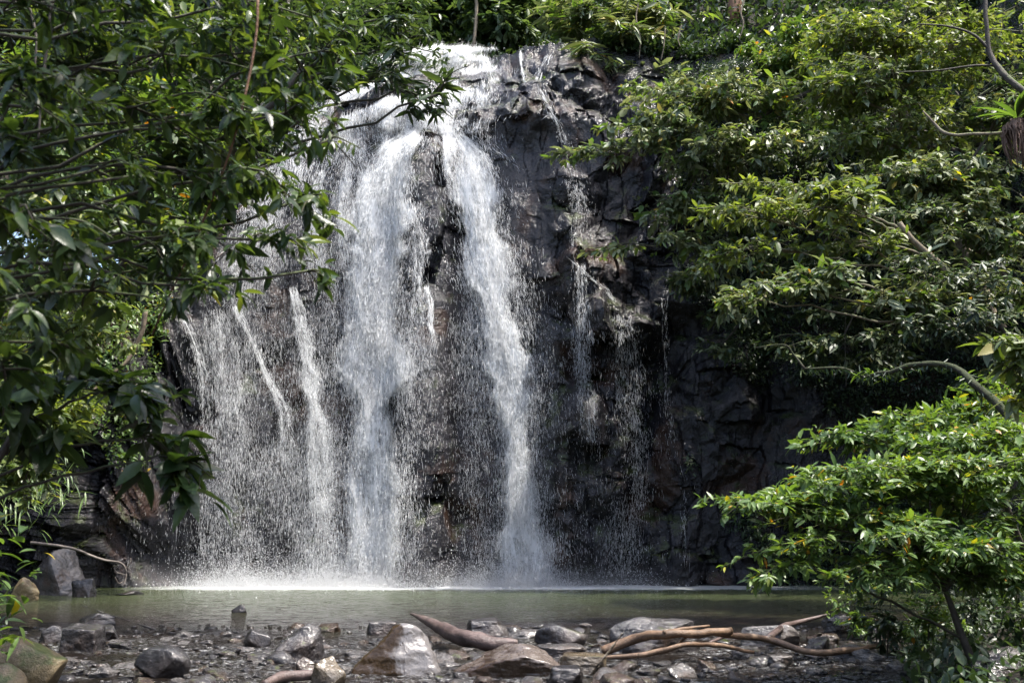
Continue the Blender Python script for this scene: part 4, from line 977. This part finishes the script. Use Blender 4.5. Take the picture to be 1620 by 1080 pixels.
LT = [
 ('small_tree', 'low yellow green bush spilling over the left bank', 'yellow', (-8.6, 12.5, 1.0), (20, 700, 12.2), [
    (40, 600, 12, 60, 34, .6, 120), (90, 650, 12.2, 60, 30, .6, 110), (30, 690, 11.8, 60, 36, .6, 130), (110, 590, 12.6, 50, 24, .5, 70), (20, 770, 11.6, 46, 40, .5, 110), (60, 740, 11.8, 40, 26, .4, 60), (150, 640, 12.6, 40, 16, .4, 36)]), ('small_tree', 'mid green bush lit behind the shady foreground leaves at left', 'fresh', (-10.5, 18.0, 4.5), (160, 280, 16.5), [
    (80, 240, 16.0, 110, 70, 1.2, 260), (190, 260, 16.2, 110, 80, 1.2, 280), (130, 360, 16.0, 130, 60, 1.2, 260), (260, 360, 16.4, 90, 70, 1.0, 200), (40, 140, 16.0, 90, 70, 1.2, 180), (330, 240, 16.8, 70, 70, 1.0, 160), (200, 130, 16.5, 120, 70, 1.2, 200)]),
 ('small_tree', 'yellow green bush clinging to the left rock wall', 'yellow', (-10.2, 19.0, 3.2), (90, 540, 18.0), [
    (60, 500, 17.5, 90, 60, 1.0, 220), (150, 520, 18.0, 70, 40, .8, 150), (40, 610, 17.2, 70, 50, .8, 180), (110, 640, 17.5, 60, 40, .7, 120), (30, 720, 16.5, 50, 50, .6, 130)]),
 ('small_tree', 'deep green tree rising above the left end of the falls', 'deep', (-11.5, 25.0, 9.0), (330, 300, 24.0), [
    (300, 300, 23.6, 90, 70, 1.5, 260), (380, 200, 24.0, 90, 70, 1.5, 260), (420, 110, 24.0, 60, 40, 1.2, 90), (260, 180, 23.6, 100, 80, 1.5, 260), (330, 80, 24.0, 110, 70, 1.5, 260), (220, 420, 23.0, 90, 40, 1.2, 180), (60, 250, 24.0, 130, 80, 1.6, 300), (160, 210, 24.4, 100, 80, 1.5, 220), (30, 360, 23.5, 110, 60, 1.4, 240), (140, 330, 23.6, 90, 60, 1.3, 200), (0, 140, 24.5, 120, 80, 1.5, 220), (500, 30, 25.0, 60, 24, 1.2, 70)]),
]
for i, (nm, lab, mt, base, fk, pads) in enumerate(LT):
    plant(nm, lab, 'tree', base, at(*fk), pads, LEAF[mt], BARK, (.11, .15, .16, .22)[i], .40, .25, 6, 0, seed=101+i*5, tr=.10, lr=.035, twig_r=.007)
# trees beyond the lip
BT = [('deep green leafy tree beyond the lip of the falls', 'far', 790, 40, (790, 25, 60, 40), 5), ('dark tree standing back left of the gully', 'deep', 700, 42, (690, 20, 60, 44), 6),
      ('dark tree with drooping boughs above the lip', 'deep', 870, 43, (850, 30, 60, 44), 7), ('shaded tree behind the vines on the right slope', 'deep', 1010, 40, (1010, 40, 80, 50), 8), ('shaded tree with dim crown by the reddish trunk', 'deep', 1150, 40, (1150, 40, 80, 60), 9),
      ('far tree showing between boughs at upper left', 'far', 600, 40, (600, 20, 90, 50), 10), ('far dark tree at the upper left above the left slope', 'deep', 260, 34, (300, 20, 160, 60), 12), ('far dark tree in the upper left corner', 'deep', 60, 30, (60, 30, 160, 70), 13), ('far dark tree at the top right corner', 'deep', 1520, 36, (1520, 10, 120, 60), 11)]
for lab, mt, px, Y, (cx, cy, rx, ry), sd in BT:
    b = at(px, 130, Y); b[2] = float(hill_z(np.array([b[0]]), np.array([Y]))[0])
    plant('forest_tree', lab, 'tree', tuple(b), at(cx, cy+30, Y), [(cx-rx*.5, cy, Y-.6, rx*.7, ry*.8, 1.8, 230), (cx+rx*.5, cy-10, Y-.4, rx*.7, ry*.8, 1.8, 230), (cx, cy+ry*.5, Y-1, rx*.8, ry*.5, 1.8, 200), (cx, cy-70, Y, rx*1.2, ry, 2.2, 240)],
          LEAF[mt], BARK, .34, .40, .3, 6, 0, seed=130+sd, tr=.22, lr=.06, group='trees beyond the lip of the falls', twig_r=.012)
# bare forest trunks on the slope
for i, (px, Y, r_, lab) in enumerate([(745, 38, .08, 'slim pale trunk in the dark gap above the lip'), (1165, 36, .28, 'thick reddish brown trunk on the shaded slope'), (1255, 37, .13, 'thin dark trunk left of the leafy slope'), (1280, 38, .12, 'thin dark trunk close beside the leafy slope tree')]):
    b = at(px, 130, Y); b[2] = float(hill_z(np.array([b[0]]), np.array([Y]))[0])-.2; root = empty('bare_tree', tuple(b), label=lab, category='tree')
    mb = MB(); q = spline(np.array([b, b+np.array([.2, 0, 3]), b+np.array([-.2, .1, 7]), b+np.array([.3, .2, 13])]), 20); mb.tube(q, np.linspace(r_, r_*.7, 20), 10, .2, i)
    obj('trunk', mb.mesh('trunk', root), STEMR if i == 1 else BARKP if i == 0 else BARK, root)
# hanging vines and stems
VINES = [([(1178, -5, 30), (1172, 20, 30), (1176, 38, 30), (1170, 62, 30)], .035, 'pale crooked vine hanging on the shaded slope', BARKP), ([(1010, 5, 30.5), (1006, 30, 30.5), (1013, 60, 30.5), (1011, 92, 30.5)], .03, 'pale wavy vine hanging right of the lip', BARKP),
         ([(1052, 45, 30.5), (1050, 75, 30.5), (1046, 95, 30.5)], .028, 'short pale vine beside the long wavy one', BARKP), ([(1078, 40, 30.4), (1072, 60, 30.4), (1076, 74, 30.4)], .025, 'shortest pale vine dangling in the gap', BARKP),
         ([(1414, 340, 18.2), (1416, 380, 18.2), (1415, 440, 18.2)], .008, 'thin straight vine hanging into the dark hollow', BARKP), ([(1338, 470, 17), (1337, 540, 17), (1339, 612, 17)], .008, 'thin green vine looped over the mossy limb', BARKM),
         ([(408, -10, 5.6), (404, 60, 5.6), (385, 160, 5.6), (366, 235, 5.6), (342, 300, 5.7), (300, 400, 5.8), (262, 480, 5.9), (240, 530, 6.0)], .009, 'long reddish stem slanting down through the left leaves', STEMR),
         ([(84, -10, 7), (76, 60, 7), (68, 130, 7), (60, 220, 7)], .014, 'dark bare stem rising at upper left', BARK), ([(40, -10, 7.2), (58, 70, 7.2), (46, 170, 7.2)], .012, 'second dark bare stem nearer the left edge', BARK),
         ([(232, 490, 19.5), (210, 560, 19.5), (165, 600, 19.3), (120, 640, 19)], .05, 'leaning bare pole against the left rock wall', BARKP)]
for pts, r_, lab, mt in VINES:
    raised('vine' if 'vine' in lab else 'liana', lab, 'vine' if 'vine' in lab else 'liana', mt, pts, [r_, r_*.8, r_*.6], n_=24, sides=6)
# mossy limb and branch with epiphyte
raised('mossy_bough', 'mossy crooked limb stretching across the dark hollow at right', 'bough', BARKM,
       [(1660, 715, 11.9), (1600, 665, 12.2), (1545, 612, 12.6), (1510, 582, 13.1), (1450, 577, 13.5), (1405, 588, 13.8), (1370, 598, 14.1), (1335, 584, 14.2), (1270, 582, 14.3)], [.07, .062, .05, .044, .04, .03, .02, .024, .014],
       [([(1272, 582, 14.3), (1255, 560, 14.4), (1240, 545, 14.4), (1195, 550, 14.5)], [.02, .015, .008]), ([(1258, 556, 14.4), (1254, 540, 14.4)], [.01, .005])], n_=60)
raised('bare_bough', 'pale bare limb running toward the fern at the right edge', 'bough', BARKP, [(1640, 205, 15.4), (1590, 209, 15.5), (1540, 212, 15.6), (1500, 212, 15.7), (1478, 196, 15.8), (1460, 176, 15.8)], [.03, .03, .026, .03, .025, .012])
raised('bare_bough', 'dark crooked limb descending at the upper right corner', 'bough', BARK, [(1556, -10, 16), (1562, 60, 16), (1570, 95, 16), (1600, 130, 15.8), (1650, 165, 15.6)], [.035, .04, .05, .055, .06],
       [([(1566, 80, 16), (1540, 55, 16), (1500, 42, 16), (1450, 38, 16)], [.03, .022, .012]), ([(1578, 104, 16), (1540, 104, 16), (1480, 112, 16), (1420, 114, 16)], [.022, .018, .01])])
bough = [o for o in bpy.data.objects if o.name == 'mossy_bough'][0]; Vb = np.array([v.co[:] for v in bough.children[0].data.vertices])+np.array(bough.location); r = np.random.default_rng(9)
P = Vb[r.integers(0, len(Vb), 420)]; k = len(P); A = unit(r.normal(0, .5, (k, 3))-UP*.8)
obj('moss', leaf_mesh('moss', P, A, r.normal(0, 1, (k, 3)), r.uniform(.04, .16, k), r.uniform(.012, .03, k), 0, bough), LEAF['deep'], bough, kind='stuff')
root = empty('bird_nest_fern', tuple(at(1612, 215, 15.0)), label='bright green fern on a brown root ball at the right edge', category='fern')
c = at(1612, 215, 15.0); r = np.random.default_rng(5)
mb = MB()
for q in range(70):
    a0 = r.uniform(0, 6.28); rr_ = r.uniform(0, .17); p0 = np.array([math.cos(a0)*rr_, math.sin(a0)*rr_, .28-rr_*.4]); ln_ = r.uniform(.25, .75)
    pp = [p0, p0+np.array([math.cos(a0)*.07, math.sin(a0)*.07, -.12]), p0+np.array([math.cos(a0)*.08, math.sin(a0)*.08, -.3*ln_-.1]), p0+np.array([math.cos(a0)*.03, math.sin(a0)*.03, -ln_])]
    mb.tube(spline(np.array(pp), 9)+r.normal(0, .012, (9, 3)), np.linspace(.030, .008, 9), 5, .3, q)
o = obj('root_ball', mb.mesh('root_ball'), bark_mat('fern_root', (.06,.032,.02), (.20,.115,.08)), root)
k = 16; a = r.uniform(0, 6.28, k); A = unit(np.stack([np.cos(a), np.sin(a), np.full(k, .75)], -1)); 
obj('frond', leaf_mesh('frond', np.repeat((c+UP*.3)[None], k, 0), A, np.repeat(UP[None], k, 0)+A*-.3, r.uniform(.45, .75, k), np.full(k, .10), 1, root), LEAF['fresh'], root)
root = empty('fern', tuple(at(1412, 600, 14.0)), label='small fern tuft growing on the mossy limb', category='fern'); c = at(1395, 592, 14.0)
k = 26; a = r.uniform(0, 6.28, k); A = unit(np.stack([np.cos(a), np.sin(a), r.uniform(-.6, .9, k)], -1))
obj('frond', leaf_mesh('frond', c+r.normal(0, .05, (k, 3))*np.array([4, 1, 1]), A, np.repeat(UP[None], k, 0), r.uniform(.10, .22, k), np.full(k, .03), 1, root), LEAF['fresh'], root)
# hanging grassy tufts on the left wall
for i, (px, py, Y, nk, lab) in enumerate([(40, 700, 15.5, 90, 'hanging tuft of long narrow leaves high on the left wall'), (75, 760, 15.8, 90, 'hanging tuft of long narrow leaves lower on the left wall'), (20, 790, 15.0, 80, 'hanging tuft of long leaves at the left edge over the bank')]):
    c = at(px, py, Y); root = empty('hanging_grass', tuple(c), label=lab, category='plant', group='hanging tufts on the left wall')
    a = r.uniform(3.4, 6.4, nk); A = unit(np.stack([np.cos(a)*.9+.2, np.sin(a)*.6, r.uniform(-.9, .3, nk)], -1))
    P = c+r.normal(0, 1, (nk, 3))*np.array([.32, .2, .26])
    obj('blades', leaf_mesh('blades', P, A, np.repeat(UP[None], nk, 0)+A*.3, r.uniform(.16, .40, nk), r.uniform(.02, .035, nk), 1, root), LEAF['fresh'], root)
root = empty('young_plant', tuple(at(10, 950, 9.0)), label='broad leafed plant at the left edge beside the pool', category='plant'); c = at(5, 930, 9.0)
k = 60; A = unit(r.normal(0, 1, (k, 3))*np.array([1, 1, .7])+np.array([.4, 0, 0])); P = c+r.normal(0, 1, (k, 3))*np.array([.14, .12, .28])
obj('foliage', leaf_mesh('foliage', P, A, UP[None]+r.normal(0, .3, (k, 3)), r.uniform(.12, .24, k), r.uniform(.05, .08, k), 1, root), LEAF['fresh'], root)
root = empty('cliff_plant', tuple(at(858, 145, 31.3)), label='small bright green tuft growing on the rock beside the lip', category='plant')
P0 = on_cliff(np.array([857.]), np.array([147.]))[0]-np.array([0, .35, 0]); root.location = tuple(P0)
k = 70; A = unit(r.normal(0, 1, (k, 3))+np.array([0, -.5, .2])); P = P0+r.normal(0, .14, (k, 3))
obj('foliage', leaf_mesh('foliage', P, A, UP[None]+r.normal(0, .4, (k, 3)), r.uniform(.12, .22, k), r.uniform(.05, .08, k), 0, root), LEAF['fresh'], root)

# undergrowth: uncountable small leaves on the hillside, the banks and the shaded right wall
def cover(name, P, Nrm, size, mat, seed):
    r = np.random.default_rng(seed); k = len(P); per = 5
    idx = np.repeat(np.arange(k), per); m_ = len(idx)
    A = unit(r.normal(0, 1, (m_, 3))+Nrm[idx]*.6-UP*.25); Q = P[idx]+r.normal(0, 1, (m_, 3))*size*.8+Nrm[idx]*size*r.random((m_, 1))*1.5
    N2 = unit(UP+Nrm[idx]*.5+r.normal(0, .4, (m_, 3))); ln = size*r.lognormal(0, .3, m_)
    root = empty('x', (0, 0, 0)); me = leaf_mesh(name, Q, A, N2, ln, ln*.42, 0, root); bpy.data.objects.remove(root)
    return obj(name, me, mat, kind='stuff')
k = 42000
x = rng.uniform(-30, 30, k); y = np.interp(x, CX, CY)+2.3+rng.random(k)**1.4*30
z = hill_z(x, y); gul = np.abs(x+1) > 2.2+rng.normal(0, .8, k)
gul |= (y > np.interp(x, CX, CY)+6)
cover('hill_undergrowth', np.stack([x, y, z], -1)[gul], np.tile([0, -.6, .8], (gul.sum(), 1)), .26, LEAF['deep'], 301)
x = rng.uniform(-18, 18, 30000); y = rng.uniform(8, 29, 30000); ok = ((x > xr(y)+.25) | (x < xl(y)-.25)) & (y < np.interp(x, CX, CY))
x, y = x[ok], y[ok]
cover('bank_undergrowth', np.stack([x, y, ground_z(x, y)+.03], -1), np.tile([0, -.2, .9], (len(x), 1)), .12, LEAF['deep'], 302)
x = rng.uniform(2.8, 19, 9000); tz = np.interp(x, gx, top)
cover('lip_undergrowth', np.stack([x, cliffY(x, tz)+rng.random(9000)*4-.1, tz+.05], -1), np.tile([0, -.5, .8], (9000, 1)), .20, LEAF['deep'], 306)
x = rng.uniform(5.0, 16, 26000); z = rng.random(26000)*16.5; dn = fbm(np.stack([x*.6, z*.6, x*0], -1), 141, 4); ok = dn+np.clip((z-6)/14, -.12, .3)+np.clip((x-7)/12, -.12, .18) > .51; x, z = x[ok], z[ok]
cover('wall_creepers', np.stack([x, cliffY(x, z)-.05, z], -1), np.tile([0, -1, .2], (len(x), 1)), .10, LEAF['deep'], 303)
x = rng.uniform(-20, -10.2, 7000); z = rng.random(7000)*8.5; dn = fbm(np.stack([x*.6, z*.6, x*0], -1), 151, 4); ok = dn+np.clip((z-3.5)/10, -.25, .4) > .6; x, z = x[ok], z[ok]
cover('wall_creepers', np.stack([x, cliffY(x, z)-.05, z], -1), np.tile([.3, -1, .2], (len(x), 1)), .13, LEAF['fresh'], 304)
